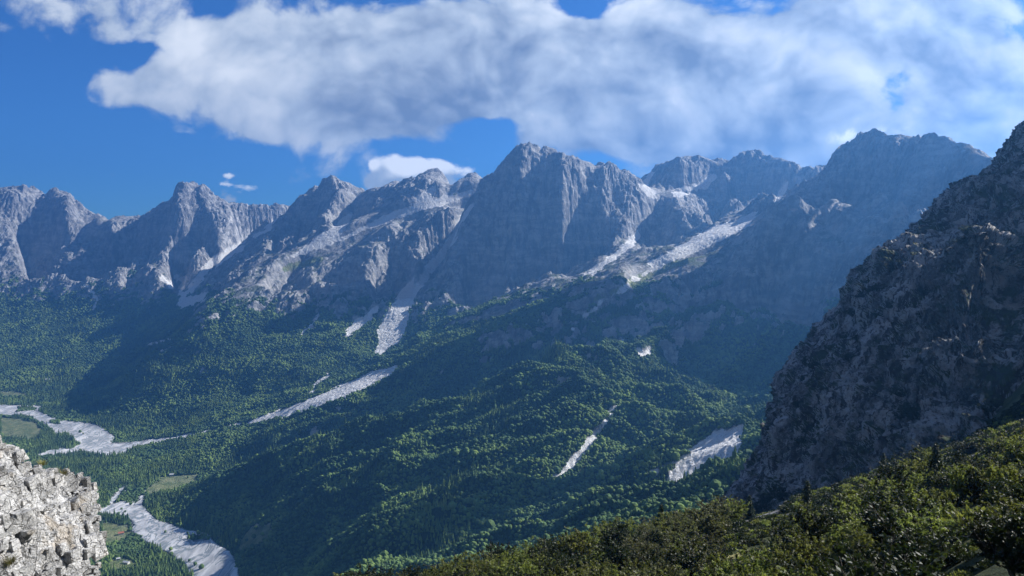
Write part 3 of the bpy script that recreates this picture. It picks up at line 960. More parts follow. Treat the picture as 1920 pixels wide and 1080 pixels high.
def scatter_object(name, D, protos_col):
    """one object of points, each carrying a copy of a prototype (for growth nobody could count)"""
    me = bpy.data.meshes.new(name)
    me.vertices.add(len(D)); me.vertices.foreach_set('co', D[:, :3].astype(np.float32).ravel())
    for n_, c_, ty in (('size', 3, 'FLOAT'), ('kind_index', 4, 'INT'), ('turn', 5, 'FLOAT')):
        a = me.attributes.new(n_, ty, 'POINT')
        a.data.foreach_set('value', D[:, c_].astype(np.int32 if ty == 'INT' else np.float32))
    o = bpy.data.objects.new(name, me)
    COL.objects.link(o)
    tree = bpy.data.node_groups.new(name + '_scatter', 'GeometryNodeTree')
    tree.interface.new_socket('Geometry', in_out='INPUT', socket_type='NodeSocketGeometry')
    tree.interface.new_socket('Geometry', in_out='OUTPUT', socket_type='NodeSocketGeometry')
    n, l = tree.nodes, tree.links
    gi, go = n.new('NodeGroupInput'), n.new('NodeGroupOutput')
    iop = n.new('GeometryNodeInstanceOnPoints')
    ci = n.new('GeometryNodeCollectionInfo')
    ci.inputs['Collection'].default_value = protos_col
    ci.inputs['Separate Children'].default_value = True
    iop.inputs['Pick Instance'].default_value = True

    def na(nm, ty):
        a = n.new('GeometryNodeInputNamedAttribute'); a.data_type = ty
        a.inputs['Name'].default_value = nm
        return a.outputs[0]
    cb = n.new('ShaderNodeCombineXYZ')
    l.new(na('turn', 'FLOAT'), cb.inputs[2])
    l.new(gi.outputs[0], iop.inputs['Points']); l.new(ci.outputs[0], iop.inputs['Instance'])
    l.new(na('kind_index', 'INT'), iop.inputs['Instance Index'])
    l.new(cb.outputs[0], iop.inputs['Rotation']); l.new(na('size', 'FLOAT'), iop.inputs['Scale'])
    l.new(iop.outputs[0], go.inputs[0])
    md = o.modifiers.new('scatter', 'NODES'); md.node_group = tree
    return o


def make_forest():
    g = np.random.default_rng(5)
    out = []
    for (ya, yb, sp, s0) in ((650, 1250, 6.0, 7.4), (1250, 2700, 5.4, 7.4), (2700, 4200, 6.4, 8.2), (4200, 6300, 8.6, 10.5)):
        xs = np.arange(-yb * 0.70 - 60, yb * 0.70 + 60, sp); ys = np.arange(ya, yb, sp)
        x, y = np.meshgrid(xs, ys)
        x = (x + g.uniform(-0.6, 0.6, x.shape) * sp).ravel(); y = (y + g.uniform(-0.6, 0.6, y.shape) * sp).ravel()
        ok = np.abs(x) < y * 0.68 + 60
        x, y = x[ok], y[ok]
        z = ground_z(x, y)
        fo = bilerp(forest, (x - X0) / GS, (y - Y0) / GS)
        clump = fbm2(x / 45, y / 45, 3, seed=88)
        ok = (fo > 0.45 + g.uniform(-0.3, 0.3, x.shape)) & (clump > -0.42 + g.normal(0, 0.1, x.shape))
        ok &= visible(x, y, z, 25)
        x, y, z, clump = x[ok], y[ok], z[ok], clump[ok]
        size = s0 * (0.80 + 0.45 * clump) * g.lognormal(0, 0.30, len(x))
        # conifers by the river and along the dark belts
        con = fbm2(x / 260, y / 260, 3, seed=93) + 0.35 * sstep(z, FLOOR + 90, FLOOR + 10) + g.normal(0, 0.12, len(x))
        idx = np.where(con > 0.27, 6 + g.integers(0, 2, len(x)), g.integers(0, 6, len(x)))
        out.append(np.c_[x, y, z - 0.5, size, idx, g.uniform(0, 6.28, len(x))])
    D = np.concatenate(out)
    print('forest trees', len(D))
    tag(scatter_object('forest', D, pcol), kind='stuff')


make_forest()
print('forest', round(time.time() - T0, 1))
# ------------------------------------------------------------------ clouds added to shade the slopes (they stand above and to the right, outside the frame)
def ray_hit(u, v):
    ys = np.arange(1000, 8000, 6.0)
    P = at(u, v, ys)
    z = ground_z(P[:, 0], P[:, 1])
    k = np.nonzero(P[:, 2] < z)[0]
    return P[k[0]] if len(k) else None


def mat_shade_cloud():
    mt, q = new_mat('shade_cloud_white')
    finish(q, (0.9, 0.9, 0.92, 1), 1.0, spec=0.0)
    return mt


M_SHADE_CLOUD = mat_shade_cloud()
SHADE = [  # slope areas to darken; an unseen blocker is shaped to cover each
    ('long unseen cloud hanging over the deep wooded ravine', 2300,
     [(470, 868), (560, 830), (660, 784), (740, 745), (790, 700), (815, 664), (880, 632), (960, 584), (1060, 556), (1180, 545), (1300, 530), (1300, 600), (1215, 640), (1120, 652), (1000, 712), (880, 772), (780, 802), (650, 828), (520, 858)]),
    ('broad unseen cloud over the foot of the hazy right wall', 2100,
     [(1240, 660), (1300, 580), (1420, 540), (1450, 610), (1400, 700), (1320, 750), (1270, 785), (1220, 815), (1175, 845), (1185, 790), (1225, 720)]),
    ('long thin unseen cloud over the lower forest ravine', 2000,
     [(1340, 735), (1320, 800), (1240, 850), (1120, 900), (1000, 945), (860, 985), (740, 1025), (700, 1015), (820, 965), (960, 915), (1080, 865), (1180, 815), (1240, 760)]),
]


def make_shade_cloud(label, top, poly, seed):
    g = np.random.default_rng(seed)
    C = []
    us = [p[0] for p in poly]; vs = [p[1] for p in poly]
    n = 0
    while len(C) < 620 and n < 9000:
        n += 1
        u, v = g.uniform(min(us), max(us)), g.uniform(min(vs), max(vs))
        if in_poly(np.array([u]), np.array([v]), poly)[0]:
            h = ray_hit(u, v)
            if h is not None:
                t = (top + g.uniform(-25, 25) - h[2]) / SUN_DIR[2]
                C.append(h + np.array(SUN_DIR) * t)
    C = np.array(C)
    rr = g.uniform(30, 58, len(C)) * (0.5 if 'thin' in label else 1.0)
    # keep the one connected mass
    best = None
    left = set(range(len(C)))
    while left:
        st_ = [left.pop()]; comp = list(st_)
        while st_:
            i = st_.pop()
            nb_ = [j for j in left if np.linalg.norm(C[i] - C[j]) < (rr[i] + rr[j]) * 0.8]
            for j in nb_:
                left.discard(j)
            st_ += nb_; comp += nb_
        if best is None or len(comp) > len(best):
            best = comp
    print('cloud lumps', len(best), 'of', len(C))
    C = C[best]; rr = rr[best]
    c0 = C.mean(0)
    vs_, fs_, k = [], [], 0
    for c, r in zip(C, rr):
        v = iv * (1 + 0.30 * fbm3(iv[:, 0] * 1.6 + c[0] / 50, iv[:, 1] * 1.6 + c[1] / 50, iv[:, 2] * 1.6, 4, 0.6))[:, None]
        vs_.append(v * [r, r, r * 0.8] + c - c0); fs_.append(if_ + k); k += len(v)
    o = mesh_obj('cloud', np.concatenate(vs_), np.concatenate(fs_), M_SHADE_CLOUD, loc=c0)
    tag(o, label, 'cloud')


for k, (lb, top, poly) in enumerate(SHADE):
    make_shade_cloud(lb, top, poly, 300 + k)
print('clouds', round(time.time() - T0, 1))


# ------------------------------------------------------------------ the dark cliff on the right
def mat_cliff():
    mt, q = new_mat('cliff_limestone')
    P = q.node('ShaderNodeNewGeometry').outputs['Position']
    nz = q.node('ShaderNodeSeparateXYZ', i={0: q.node('ShaderNodeNewGeometry').outputs['Normal']}).outputs[2]
    Pv = q.vmath('MULTIPLY', P, (1, 1, 0.35))
    a = q.noise(Pv, 0.05, 8, 0.65)
    b = q.noise(P, 0.5, 7, 0.7)
    c = q.noise(P, 0.018, 4, 0.6)
    col = q.mix(q.ramp(a, 0.42, 0.58), (0.15, 0.145, 0.14), (0.46, 0.45, 0.44))
    col = q.mix(q.ramp(b, 0.52, 0.70, 0, 0.75), col, (0.62, 0.60, 0.57))
    col = q.mix(q.ramp(b, 0.46, 0.36, 0, 0.7), col, (0.05, 0.045, 0.042))
    moss = q.math('MULTIPLY', q.ramp(nz, 0.10, 0.45), q.ramp(q.noise(P, 0.035, 6, 0.65), 0.48, 0.56))
    col = q.mix(moss, col, (0.045, 0.060, 0.025))
    strk = q.noise(q.vmath('MULTIPLY', q.vmath('ADD', P, q.vmath('MULTIPLY', q.noise(P, 0.06, 3, 0.5, col=True), (14, 14, 14))), (1.0, 1.0, 0.16)), 0.20, 7, 0.72)
    col = q.mix(q.ramp(strk, 0.50, 0.43, 0, 0.9), col, (0.035, 0.03, 0.028))
    h = q.math('ADD', q.math('MULTIPLY', b, 1.2), q.math('ADD', a, q.math('MULTIPLY', strk, 1.2)))
    finish(q, col, 0.95, h, 1.0, 1.6)
    return mt


M_CLIFF = mat_cliff()
OUT_L = [(230, 1921), (262, 1890), (292, 1848), (303, 1812), (312, 1806), (326, 1800), (338, 1782), (352, 1768), (362, 1752), (372, 1742), (390, 1735), (397, 1712), (410, 1702), (430, 1672), (450, 1650), (468, 1622),
         (480, 1610), (500, 1600), (520, 1580), (540, 1566), (560, 1552), (580, 1542), (600, 1530), (618, 1508), (632, 1498), (650, 1472), (662, 1462), (690, 1450), (710, 1440), (740, 1420), (770, 1402), (785, 1388),
         (800, 1384), (825, 1380), (850, 1377), (875, 1374), (900, 1366), (920, 1342), (940, 1325), (1000, 1290), (1060, 1250)]
OUT_L = [(-60, 2140)] + OUT_L


def make_cliff():
    nv, nu, nw = 760, 640, 60
    vv = np.linspace(-60, 1060, nv)
    uL = np.interp(vv, [p[0] for p in OUT_L], [p[1] for p in OUT_L]) + 8
    s = np.linspace(0, 1, nu)
    U = uL[:, None] + (2320 - uL[:, None]) * s[None]
    Vv = np.repeat(vv[:, None], nu, 1)
    ctl = np.array([(1330, 930, 470), (1380, 850, 480), (1460, 680, 520), (1540, 590, 550), (1740, 370, 610), (1920, 230, 650), (2150, -50, 720), (1600, 930, 330), (1750, 850, 285), (1900, 790, 255), (1600, 700, 405), (1750, 600, 400),
                    (1900, 520, 440), (1830, 430, 400), (1900, 350, 520), (2100, 700, 240), (2120, 400, 360), (2120, 150, 560), (1450, 900, 415), (1500, 780, 440), (1680, 480, 490), (1780, 470, 455), (1700, 780, 335), (1840, 640, 330), (1880, 640, 380),
                    (1600, 560, 480), (1480, 1000, 330), (1700, 960, 240), (2300, 600, 230), (2300, 100, 420), (2320, 1060, 190), (2320, 850, 200), (2000, 1060, 200), (1600, 1060, 250), (2320, -60, 560), (1300, 1060, 420), (1900, 900, 190), (1550, 820, 390), (1640, 860, 350)], float)
    Yd = rbf(ctl[:, :2], ctl[:, 2], U, Vv, smooth=25)
    edge = (U - uL[:, None])
    Yd = np.maximum(Yd + 70 * np.exp(-edge / 28.0) - 8, 150)
    P = at(U, Vv, Yd)
    # wrap round the left edge and away from the camera
    t = (np.linspace(1, 0, nw, endpoint=False) ** 1.6)[None, :, None] * 260
    W = P[:, :1] + t * np.array([0.42, 1.0, 0.0]) + np.array([0, 0, -0.0])
    P = np.concatenate([W, P], 1)
    n = np.cross(np.gradient(P, axis=1), np.gradient(P, axis=0))
    n /= np.linalg.norm(n, axis=2, keepdims=True) + 1e-9
    if n[nv // 2, nu // 2 + nw, 1] > 0:
        n = -n
    for ax in range(3):
        n[..., ax] = blur(n[..., ax], 6)
    n /= np.linalg.norm(n, axis=2, keepdims=True) + 1e-9
    x, y, z = P[..., 0], P[..., 1], P[..., 2]
    xs = x + 0.35 * z
    w1 = fbm3(x / 60, y / 60, z / 60, 3, seed=4) * 14
    d = 17 * fbm3((xs + w1) / 75, (y + w1) / 75, z / 150, 4, 0.5, ridged=True, seed=11)
    d += 7.0 * fbm3((xs + w1 * 0.5) / 21, y / 21, z / 48, 5, 0.55, ridged=True, seed=12)
    d += 3.0 * fbm3(xs / 5.5, y / 5.5, z / 11.0, 3, 0.6, ridged=True, seed=13)
    # broken ledges
    zz = (z + 0.25 * x + w1) / 11.0
    fr_ = zz - np.floor(zz)
    d += 1.6 * (fr_ - 0.5)
    P = P + n * d[..., None]
    F = grid_faces(nv, nu + nw)
    F = F[:, ::-1] if n[10, 10, 1] > 0 else F
    o = mesh_obj('cliff', P.reshape(-1, 3), F, M_CLIFF, smooth=False)
    tag(o, kind='structure')
    return P[:, nw:], n[:, nw:], U, Vv


CLP, CLN, CLU, CLV = make_cliff()
print('cliff', round(time.time() - T0, 1))


def cliff_point(u, v):
    r = int(np.clip((v + 60) / 1120 * 759, 0, 759))
    k = int(np.argmin(np.abs(CLU[r] - u)))
    return CLP[r, k], CLN[r, k]


# ------------------------------------------------------------------ the near hillside, bottom right
def mat_slope():
    mt, q = new_mat('hillside_ground')
    P = q.node('ShaderNodeNewGeometry').outputs['Position']
    a = q.noise(P, 0.12, 7, 0.65)
    b = q.noise(P, 1.6, 6, 0.7)
    c = q.mix(q.ramp(a, 0.4, 0.6), (0.030, 0.042, 0.016), (0.085, 0.095, 0.035))
    c = q.mix(q.ramp(b, 0.5, 0.7, 0, 0.7), c, (0.14, 0.13, 0.06))
    g = attr(q, 'grass')
    gj = q.ramp(q.math('ADD', g, q.math('MULTIPLY', q.math('SUBTRACT', b, 0.5), 0.9)), 0.35, 0.65)
    c = q.mix(gj, c, q.mix(q.ramp(b, 0.3, 0.7), (0.16, 0.15, 0.055), (0.38, 0.34, 0.15)))
    s = attr(q, 'stones')
    sj = q.ramp(q.math('ADD', s, q.math('MULTIPLY', q.math('SUBTRACT', b, 0.5), 0.9)), 0.35, 0.6)
    vo = q.node('ShaderNodeTexVoronoi', i={'Vector': P, 'Scale': 1.1})
    c = q.mix(sj, c, q.mix(q.ramp(q.node('ShaderNodeSeparateXYZ', i={0: vo.outputs['Color']}).outputs[0], 0, 1), (0.05, 0.05, 0.052), (0.20, 0.20, 0.20)))  # stone greys darkened to stand in for shade on the strips
    finish(q, c, 0.95, q.math('ADD', b, q.math('MULTIPLY', vo.outputs['Distance'], sj)), 1.0, 0.5)
    return mt


M_SLOPE = mat_slope()
ctl = [(620, 1130, 175), (700, 1112, 170), (800, 1098, 165), (900, 1090, 162), (1000, 1075, 160), (1100, 1045, 158), (1180, 1015, 160), (1260, 990, 175), (1340, 985, 200), (1400, 985, 225), (1470, 962, 260), (1560, 948, 290), (1640, 930, 305), (1750, 890, 275), (1900, 820, 238),
       (1300, 1090, 95), (1500, 1085, 62), (1600, 1010, 95), (1700, 1090, 42), (1800, 960, 75), (1920, 860, 70), (1920, 1090, 26), (2100, 900, 32), (2300, 1000, 20), (1400, 1040, 110), (1450, 1000, 150), (1560, 980, 170), (1700, 930, 150), (1100, 1120, 95),
       (900, 1160, 90), (1350, 1010, 160), (2100, 760, 150), (1700, 1250, 25), (1300, 1300, 35), (1000, 1400, 35), (1850, 870, 130)]
SP_ = [at(*c) for c in ctl]
SP_ += [at(u, v, y) + np.array([-18, 26, -30]) for (u, v, y) in ctl[:8]] + [at(u, v, y) + np.array([-70, 90, -125]) for (u, v, y) in ctl[:9]]
SP_ += [np.array([0, 6, -6.0]), np.array([-20, 20, -26]), np.array([40, 0, 6]), np.array([-60, 60, -75]), np.array([250, 150, 55]), np.array([330, 300, 110]), np.array([120, 330, -175])]
SP_ = np.array(SP_)
SX = np.arange(-110, 360, 1.0); SY = np.arange(-10, 350, 1.0)
SGX, SGY = np.meshgrid(SX, SY)
SGZ = rbf(SP_[:, :2], SP_[:, 2], SGX, SGY, smooth=4)
SGZ += 1.6 * fbm2(SGX / 22, SGY / 22, 5, 0.55, seed=3) + 0.25 * fbm2(SGX / 3, SGY / 3, 3, 0.6, seed=4)


def slope_z(x, y):
    return bilerp(SGZ, np.asarray(x, float) + 110, np.asarray(y, float) + 10)


def make_slope():
    u, v = pix(SGX, np.maximum(SGY, 1), SGZ)
    un = u + 10 * fbm2(SGX / 9, SGY / 9, 4, seed=5); vn = v + 7 * fbm2(SGX / 9, SGY / 9, 4, seed=6)
    grass = np.zeros(u.shape, bool); stones = np.zeros(u.shape, bool)
    for poly in [band([(1350, 1052), (1400, 1036), (1440, 1022)], [4, 6, 2]), band([(1480, 995), (1530, 975), (1570, 962)], [3, 7, 3]), band([(1590, 945), (1640, 928), (1720, 893)], [3, 5, 2])]:
        grass |= in_poly(un, vn, poly)
    for poly in [band([(1350, 1012), (1390, 985), (1450, 960), (1490, 935), (1520, 905)], [2, 5, 8, 9, 6]), band([(1460, 972), (1500, 962), (1520, 960)], [2, 3, 2]), band([(1690, 905), (1760, 885), (1840, 850)], [3, 6, 4])]:
        stones |= in_poly(un, vn, poly)
    near_ = (SGY > 20)
    grass = blur((grass & near_).astype(float), 1); stones = blur((stones & near_).astype(float), 1)
    V = np.stack([SGX, SGY, SGZ], -1).reshape(-1, 3)
    o = mesh_obj('hillside', V, grid_faces(*SGX.shape), M_SLOPE, attrs={'grass': grass.ravel(), 'stones': stones.ravel()})
    tag(o, kind='structure')
    return grass, stones


SLG, SLS = make_slope()
print('slope', round(time.time() - T0, 1))


# ------------------------------------------------------------------ shrubs and small trees on the near hillside
def mat_leaf(name, c1, c2, trans=0.45, hi=None):
    mt, q = new_mat(name)
    P = q.node('ShaderNodeNewGeometry').outputs['Position']
    oi = q.node('ShaderNodeObjectInfo').outputs['Random']
    n = q.noise(P, 1.1, 4, 0.7)
    col = q.mix(q.ramp(n, 0.3, 0.7), c1, c2)
    hs = q.node('ShaderNodeHueSaturation', i={'Hue': q.ramp(oi, 0, 1, 0.485, 0.515, smooth=False), 'Saturation': 1.0, 'Value': q.ramp(oi, 0, 1, 0.7, 1.25, smooth=False), 'Color': col})
    d = q.node('ShaderNodeBsdfPrincipled', i={'Base Color': hs.outputs[0], 'Roughness': 0.55, 'Specular IOR Level': 0.3})
    t = q.node('ShaderNodeBsdfTranslucent', i={'Color': q.mix(1.0, hs.outputs[0], (1.2, 1.25, 0.7), 'MULTIPLY')})
    m = q.node('ShaderNodeMixShader', i={0: trans, 1: d.outputs[0], 2: t.outputs[0]})
    o = q.node('ShaderNodeOutputMaterial')
    q.l.new(m.outputs[0], o.inputs[0])
    return mt


def mat_bark():
    mt, q = new_mat('bark')
    P = q.node('ShaderNodeNewGeometry').outputs['Position']
    finish(q, q.mix(q.noise(P, 6, 5, 0.7), (0.05, 0.04, 0.03), (0.16, 0.14, 0.12)), 0.9)
    return mt


M_BARK = mat_bark()
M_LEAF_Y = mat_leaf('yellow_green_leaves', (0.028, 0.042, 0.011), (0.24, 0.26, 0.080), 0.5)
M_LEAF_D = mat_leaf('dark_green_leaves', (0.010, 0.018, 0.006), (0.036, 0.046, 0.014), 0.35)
M_LEAF_G = mat_leaf('grey_green_leaves', (0.05, 0.055, 0.026), (0.15, 0.15, 0.08))
M_NEEDLE = mat_leaf('fir_needles', (0.014, 0.026, 0.012), (0.045, 0.065, 0.024), 0.2)


def tube(V, F, pts_, rads, n=5):
    base = len(V)
    for i, (p, r) in enumerate(zip(pts_, rads)):
        d = pts_[min(i + 1, len(pts_) - 1)] - pts_[max(i - 1, 0)]
        d = d / (np.linalg.norm(d) + 1e-9)
        a = np.cross(d, [0.3, 0.9, 0.1]); a /= np.linalg.norm(a) + 1e-9
        b = np.cross(d, a)
        for k in range(n):
            t = 6.2832 * k / n
            V.append(p + (a * math.cos(t) + b * math.sin(t)) * r)
    for i in range(len(pts_) - 1):
        for k in range(n):
            F.append((base + i * n + k, base + i * n + (k + 1) % n, base + (i + 1) * n + (k + 1) % n, base + (i + 1) * n + k))


def leaf_quads(C, D, size, g):
    """elongated diamond leaves at C pointing along D"""
    n = len(C)
    D = D + g.normal(0, 0.55, D.shape); D /= np.linalg.norm(D, axis=1, keepdims=True)
    A = np.cross(D, g.normal(0, 1, D.shape)); A /= np.linalg.norm(A, axis=1, keepdims=True) + 1e-9
    s = size * g.uniform(0.6, 1.3, (n, 1))
    V = np.stack([C - D * s * 0.5, C + A * s * 0.27, C + D * s * 0.6, C - A * s * 0.27], 1)
    return V.reshape(-1, 3), np.arange(n * 4).reshape(n, 4)


def shrub_mesh(seed, h=5.0, spread=0.55, n_stem=26, leaves=3800, leaf=0.30, upright=1.0):
    """several stems from one root, each with side twigs that carry the leaves"""
    g = np.random.default_rng(seed)
    V, F, C, D = [], [], [], []
    for s in range(n_stem):
        a = g.uniform(0, 6.283); lean = spread * math.sqrt(g.uniform(0.02, 1)); L = h * g.uniform(0.55, 1.0) * (1 - 0.25 * lean)
        p = np.array([g.normal(0, 0.12 * h / 5), g.normal(0, 0.12 * h / 5), 0.0]); d = np.array([math.cos(a) * lean, math.sin(a) * lean, 1.0]); P_ = [p.copy()]
        m = 7
        for k in range(m):
            d = d + g.normal(0, 0.10, 3) + np.array([0, 0, 0.10 * upright]); d /= np.linalg.norm(d)
            p = p + d * L / m; P_.append(p.copy())
        r0 = 0.035 * h / 5
        tube(V, F, np.array(P_), np.linspace(r0, r0 * 0.2, m + 1) * (1.5 if s < 4 else 1))
        P_ = np.array(P_)
        per = leaves // n_stem
        tw = 9
        for j in range(tw):
            t = g.uniform(0.06, 1.0) ** 0.8; q0 = P_[0] + 0; i = min(int(t * m), m - 1); q0 = P_[i] + (P_[i + 1] - P_[i]) * (t * m - i)
            dd = d * 0.5 + g.normal(0, 0.55, 3) + np.array([0, 0, 0.4]); dd /= np.linalg.norm(dd)
            LL = h * g.uniform(0.06, 0.20) * (1.35 - 0.6 * t)
            kk = per // tw
            tt = g.uniform(0.1, 1, (kk, 1))
            C.append(q0 + dd * tt * LL + g.normal(0, 0.05 * h / 5, (kk, 3))); D.append(np.repeat((dd + [0, 0, 0.3])[None], kk, 0))
    C = np.concatenate(C); D = np.concatenate(D)
    LV, LF = leaf_quads(C, D, leaf, g)
    return np.array(V), np.array(F), LV, LF


def fir_mesh(seed, h=6.0):
    g = np.random.default_rng(seed)
    V, F, C, D = [], [], [], []
    tube(V, F, np.array([[0, 0, 0], [0.02, 0, h * 0.5], [0, 0.02, h]]), [0.10 * h / 6, 0.06 * h / 6, 0.012], 6)
    for k in range(int(26)):
        z = h * (0.06 + 0.92 * k / 26); R_ = h * 0.26 * (1 - z / h) ** 0.8 + 0.05
        nb = 7
        a0 = g.uniform(0, 6.28)
        for b in range(nb):
            a = a0 + 6.283 * b / nb + g.normal(0, 0.15); r = R_ * g.uniform(0.7, 1.15)
            d = np.array([math.cos(a), math.sin(a), -0.25])
            m = max(5, int(26 * r))
            t = g.uniform(0.1, 1, (m, 1))
            C.append(np.array([0, 0, z]) + d * t * r + g.normal(0, 0.05, (m, 3))); D.append(np.repeat(d[None], m, 0))
    C = np.concatenate(C); D = np.concatenate(D)
    LV, LF = leaf_quads(C, D, 0.24, g)
    return np.array(V), np.array(F), LV, LF


def make_plant(name, meshes, leafmat, loc, rz, sc, label, cat, group=None, parts=('stems', 'foliage'), cache={}):
    """an Empty at the root that parents the stems and the foliage; meshes are shared between copies"""
    key = (id(meshes), leafmat.name)
    root = bpy.data.objects.new(name, None)
    COL.objects.link(root)
    root.location = loc; root.rotation_euler = (0, 0, rz); root.scale = (sc[0], sc[0], sc[1])
    root.empty_display_size = 0.5
    tag(root, label, cat, group)
    if key not in cache:
        a = mesh_obj(parts[0], meshes[0], meshes[1], M_BARK, root)
        b = mesh_obj(parts[1], meshes[2], meshes[3], leafmat, root, smooth=False)
        cache[key] = (a, b)
    else:
        for o in cache[key]:
            c = o.copy()
            COL.objects.link(c)
            c.parent = root
    return root




def clump_mesh(seed, n=700):
    g = np.random.default_rng(seed)
    a = g.uniform(0, 6.283, n); r = np.sqrt(g.uniform(0, 1, n)); hh = g.uniform(0, 1, n) * (1 - 0.6 * r)
    C = np.stack([np.cos(a) * r, np.sin(a) * r, hh * 0.9], 1)
    D = np.stack([np.cos(a) * r, np.sin(a) * r, np.full(n, 0.9)], 1)
    return leaf_quads(C, D, 0.20, g)


def make_undergrowth():
    pc = bpy.data.collections.new('undergrowth_prototypes')
    for k, m_ in enumerate((M_LEAF_D, M_LEAF_Y, M_LEAF_D, M_LEAF_D)):
        V, F = clump_mesh(800 + k)
        o = mesh_obj('undergrowth_clump', V, F, m_, smooth=False)
        COL.objects.unlink(o); pc.objects.link(o)
    g = np.random.default_rng(23)
    x = g.uniform(-60, 200, 90000); y = 22 + 260 * g.uniform(0, 1, 90000) ** 0.8
    z = slope_z(x, y); u, v = pix(x, y, z)
    gr = bilerp(SLG, x + 110, y + 10); st = bilerp(SLS, x + 110, y + 10)
    pat = fbm2(x / 14, y / 14, 4, seed=33)
    ok = (u > 560) & (u < 2050) & (v < 1400) & (gr < 0.3) & (st < 0.35) & (pat > -0.45) & (g.random(len(x)) < 0.28)
    x, y, z, pat = x[ok], y[ok], z[ok], pat[ok]
    n = len(x)
    print('undergrowth', n)
    D = np.c_[x, y, z - 0.1, (0.34 + 0.0045 * y) * g.lognormal(0, 0.3, n) * (1 + 0.5 * pat), np.where(pat + g.normal(0, 0.3, n) > 0.15, 1 + 2 * (g.random(n) < 0.3), 2 * (g.random(n) < 0.5)), g.uniform(0, 6.28, n)]
    o = scatter_object('undergrowth', D, pc)
    tag(o, kind='stuff')


make_undergrowth()
SHR = [shrub_mesh(400 + k, 5.0, sp, ns, lv, lf, up) for k, (sp, ns, lv, lf, up) in enumerate([(0.55, 30, 6500, 0.19, 1), (0.8, 34, 7000, 0.18, 0.6), (0.45, 26, 6000, 0.20, 1.4), (0.7, 32, 6500, 0.19, 0.9)])]
FIR = [fir_mesh(450 + k) for k in range(2)]
LOOK = {'y': 'sunlit yellow-green leafy shrub', 'd': 'dark green leafy shrub', 'g': 'pale grey-green willowy shrub'}


def shrub_zone(u, v):
    if u < 900:
        return 'at the far left end of the thicket'
    if u < 1150:
        return 'on the hillside rim above the wooded valley'
    if u < 1360:
        return 'on the hillside rim left of the stony strip'
    if u < 1560:
        return 'just below the sunlit grass patches'
    if u < 1760:
        return 'in the thicket under the dark cliff'
    return 'in the thicket at the bottom right corner'


MT = {'y': M_LEAF_Y, 'd': M_LEAF_D, 'g': M_LEAF_G}


def scatter_shrubs():
    g = np.random.default_rng(17)
    P = []
    # candidates all over the near ground, thinned to a minimum distance that grows with depth
    c = np.c_[g.uniform(-40, 190, 60000), g.uniform(24, 240, 60000)]
    z = slope_z(c[:, 0], c[:, 1])
    u, v = pix(c[:, 0], c[:, 1], z)
    gr = bilerp(SLG, c[:, 0] + 110, c[:, 1] + 10); st = bilerp(SLS, c[:, 0] + 110, c[:, 1] + 10)
    ok = (u > 620) & (u < 1960) & (v < 1330) & (v > 850) & (gr < 0.2) & (st < 0.2)
    ok &= ~in_poly(u, v, [(1330, 1100), (1330, 1030), (1360, 1000), (1400, 965), (1520, 890), (1640, 910), (1860, 850), (1850, 870), (1700, 925), (1600, 965), (1500, 1030), (1420, 1100)])
    ok &= c[:, 1] < 190
    c, z, u, v = c[ok], z[ok], u[ok], v[ok]
    for i in range(len(c)):
        dmin = 2.6 + c[i, 1] * 0.021
        if all((c[i, 0] - p[0]) ** 2 + (c[i, 1] - p[1]) ** 2 > dmin * dmin for p in P):
            P.append((c[i, 0], c[i, 1], z[i], u[i], v[i]))
        if len(P) >= 290:
            break
    return P, g


SPOTS, gs = scatter_shrubs()
print('shrub spots', len(SPOTS))
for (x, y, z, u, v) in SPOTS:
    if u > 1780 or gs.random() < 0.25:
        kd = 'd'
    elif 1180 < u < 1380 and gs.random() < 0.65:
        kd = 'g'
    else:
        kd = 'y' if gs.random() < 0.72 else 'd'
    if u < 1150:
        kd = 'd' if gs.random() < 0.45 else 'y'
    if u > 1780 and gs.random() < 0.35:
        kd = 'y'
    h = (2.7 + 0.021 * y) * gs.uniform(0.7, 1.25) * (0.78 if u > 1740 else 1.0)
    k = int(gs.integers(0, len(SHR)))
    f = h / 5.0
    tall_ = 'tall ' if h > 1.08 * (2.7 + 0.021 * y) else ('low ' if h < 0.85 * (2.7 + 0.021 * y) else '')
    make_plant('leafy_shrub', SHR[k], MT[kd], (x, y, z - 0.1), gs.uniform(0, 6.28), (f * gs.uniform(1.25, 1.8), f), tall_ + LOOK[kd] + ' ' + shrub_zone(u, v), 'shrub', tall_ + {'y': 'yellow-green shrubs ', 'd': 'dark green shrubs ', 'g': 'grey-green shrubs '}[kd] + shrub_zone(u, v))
FIRS = [(1655, 935, 200, 7, 'slim dark fir at the foot of the cliff, on the grassy ledge'), (1512, 1005, 150, 9, 'narrow dark fir standing beside the sunlit grass patch'), (1752, 960, 110, 7, 'lit conical fir rising above the thicket below the cliff'),
        (1345, 985, 200, 9, 'dark fir under the left corner of the cliff'),
        (1405, 975, 228, 10, 'dark fir close under the cliff above the scree strip'), (1240, 1010, 165, 8, 'small fir among grey-green shrubs on the slope edge')]
for k, (u, v, y, h, lb) in enumerate(FIRS):
    p = at(u, v, y)
    zz = float(slope_z(p[0], p[1]))
    make_plant('fir_tree', FIR[k % 2], M_NEEDLE, (p[0], p[1], zz - 0.2), k * 1.3, (h / 6, h / 6), lb, 'tree', parts=('trunk', 'branches'))

# dwarf shrubs clinging to the cliff
def cliff_zone(u, v):
    if v > 870:
        return 'at the shaded foot of the cliff, left of the stony strip'
    if v > 590 and u < 1535:
        return 'on the lower left edge of the dark cliff'
    if v > 590:
        return 'on a ledge in the middle of the shaded cliff face'
    if v > 500:
        return 'on the wooded shoulder half way up the cliff edge'
    if v > 400:
        return 'on the upper ledges of the dark cliff'
    return 'high on the skyline edge of the dark cliff'


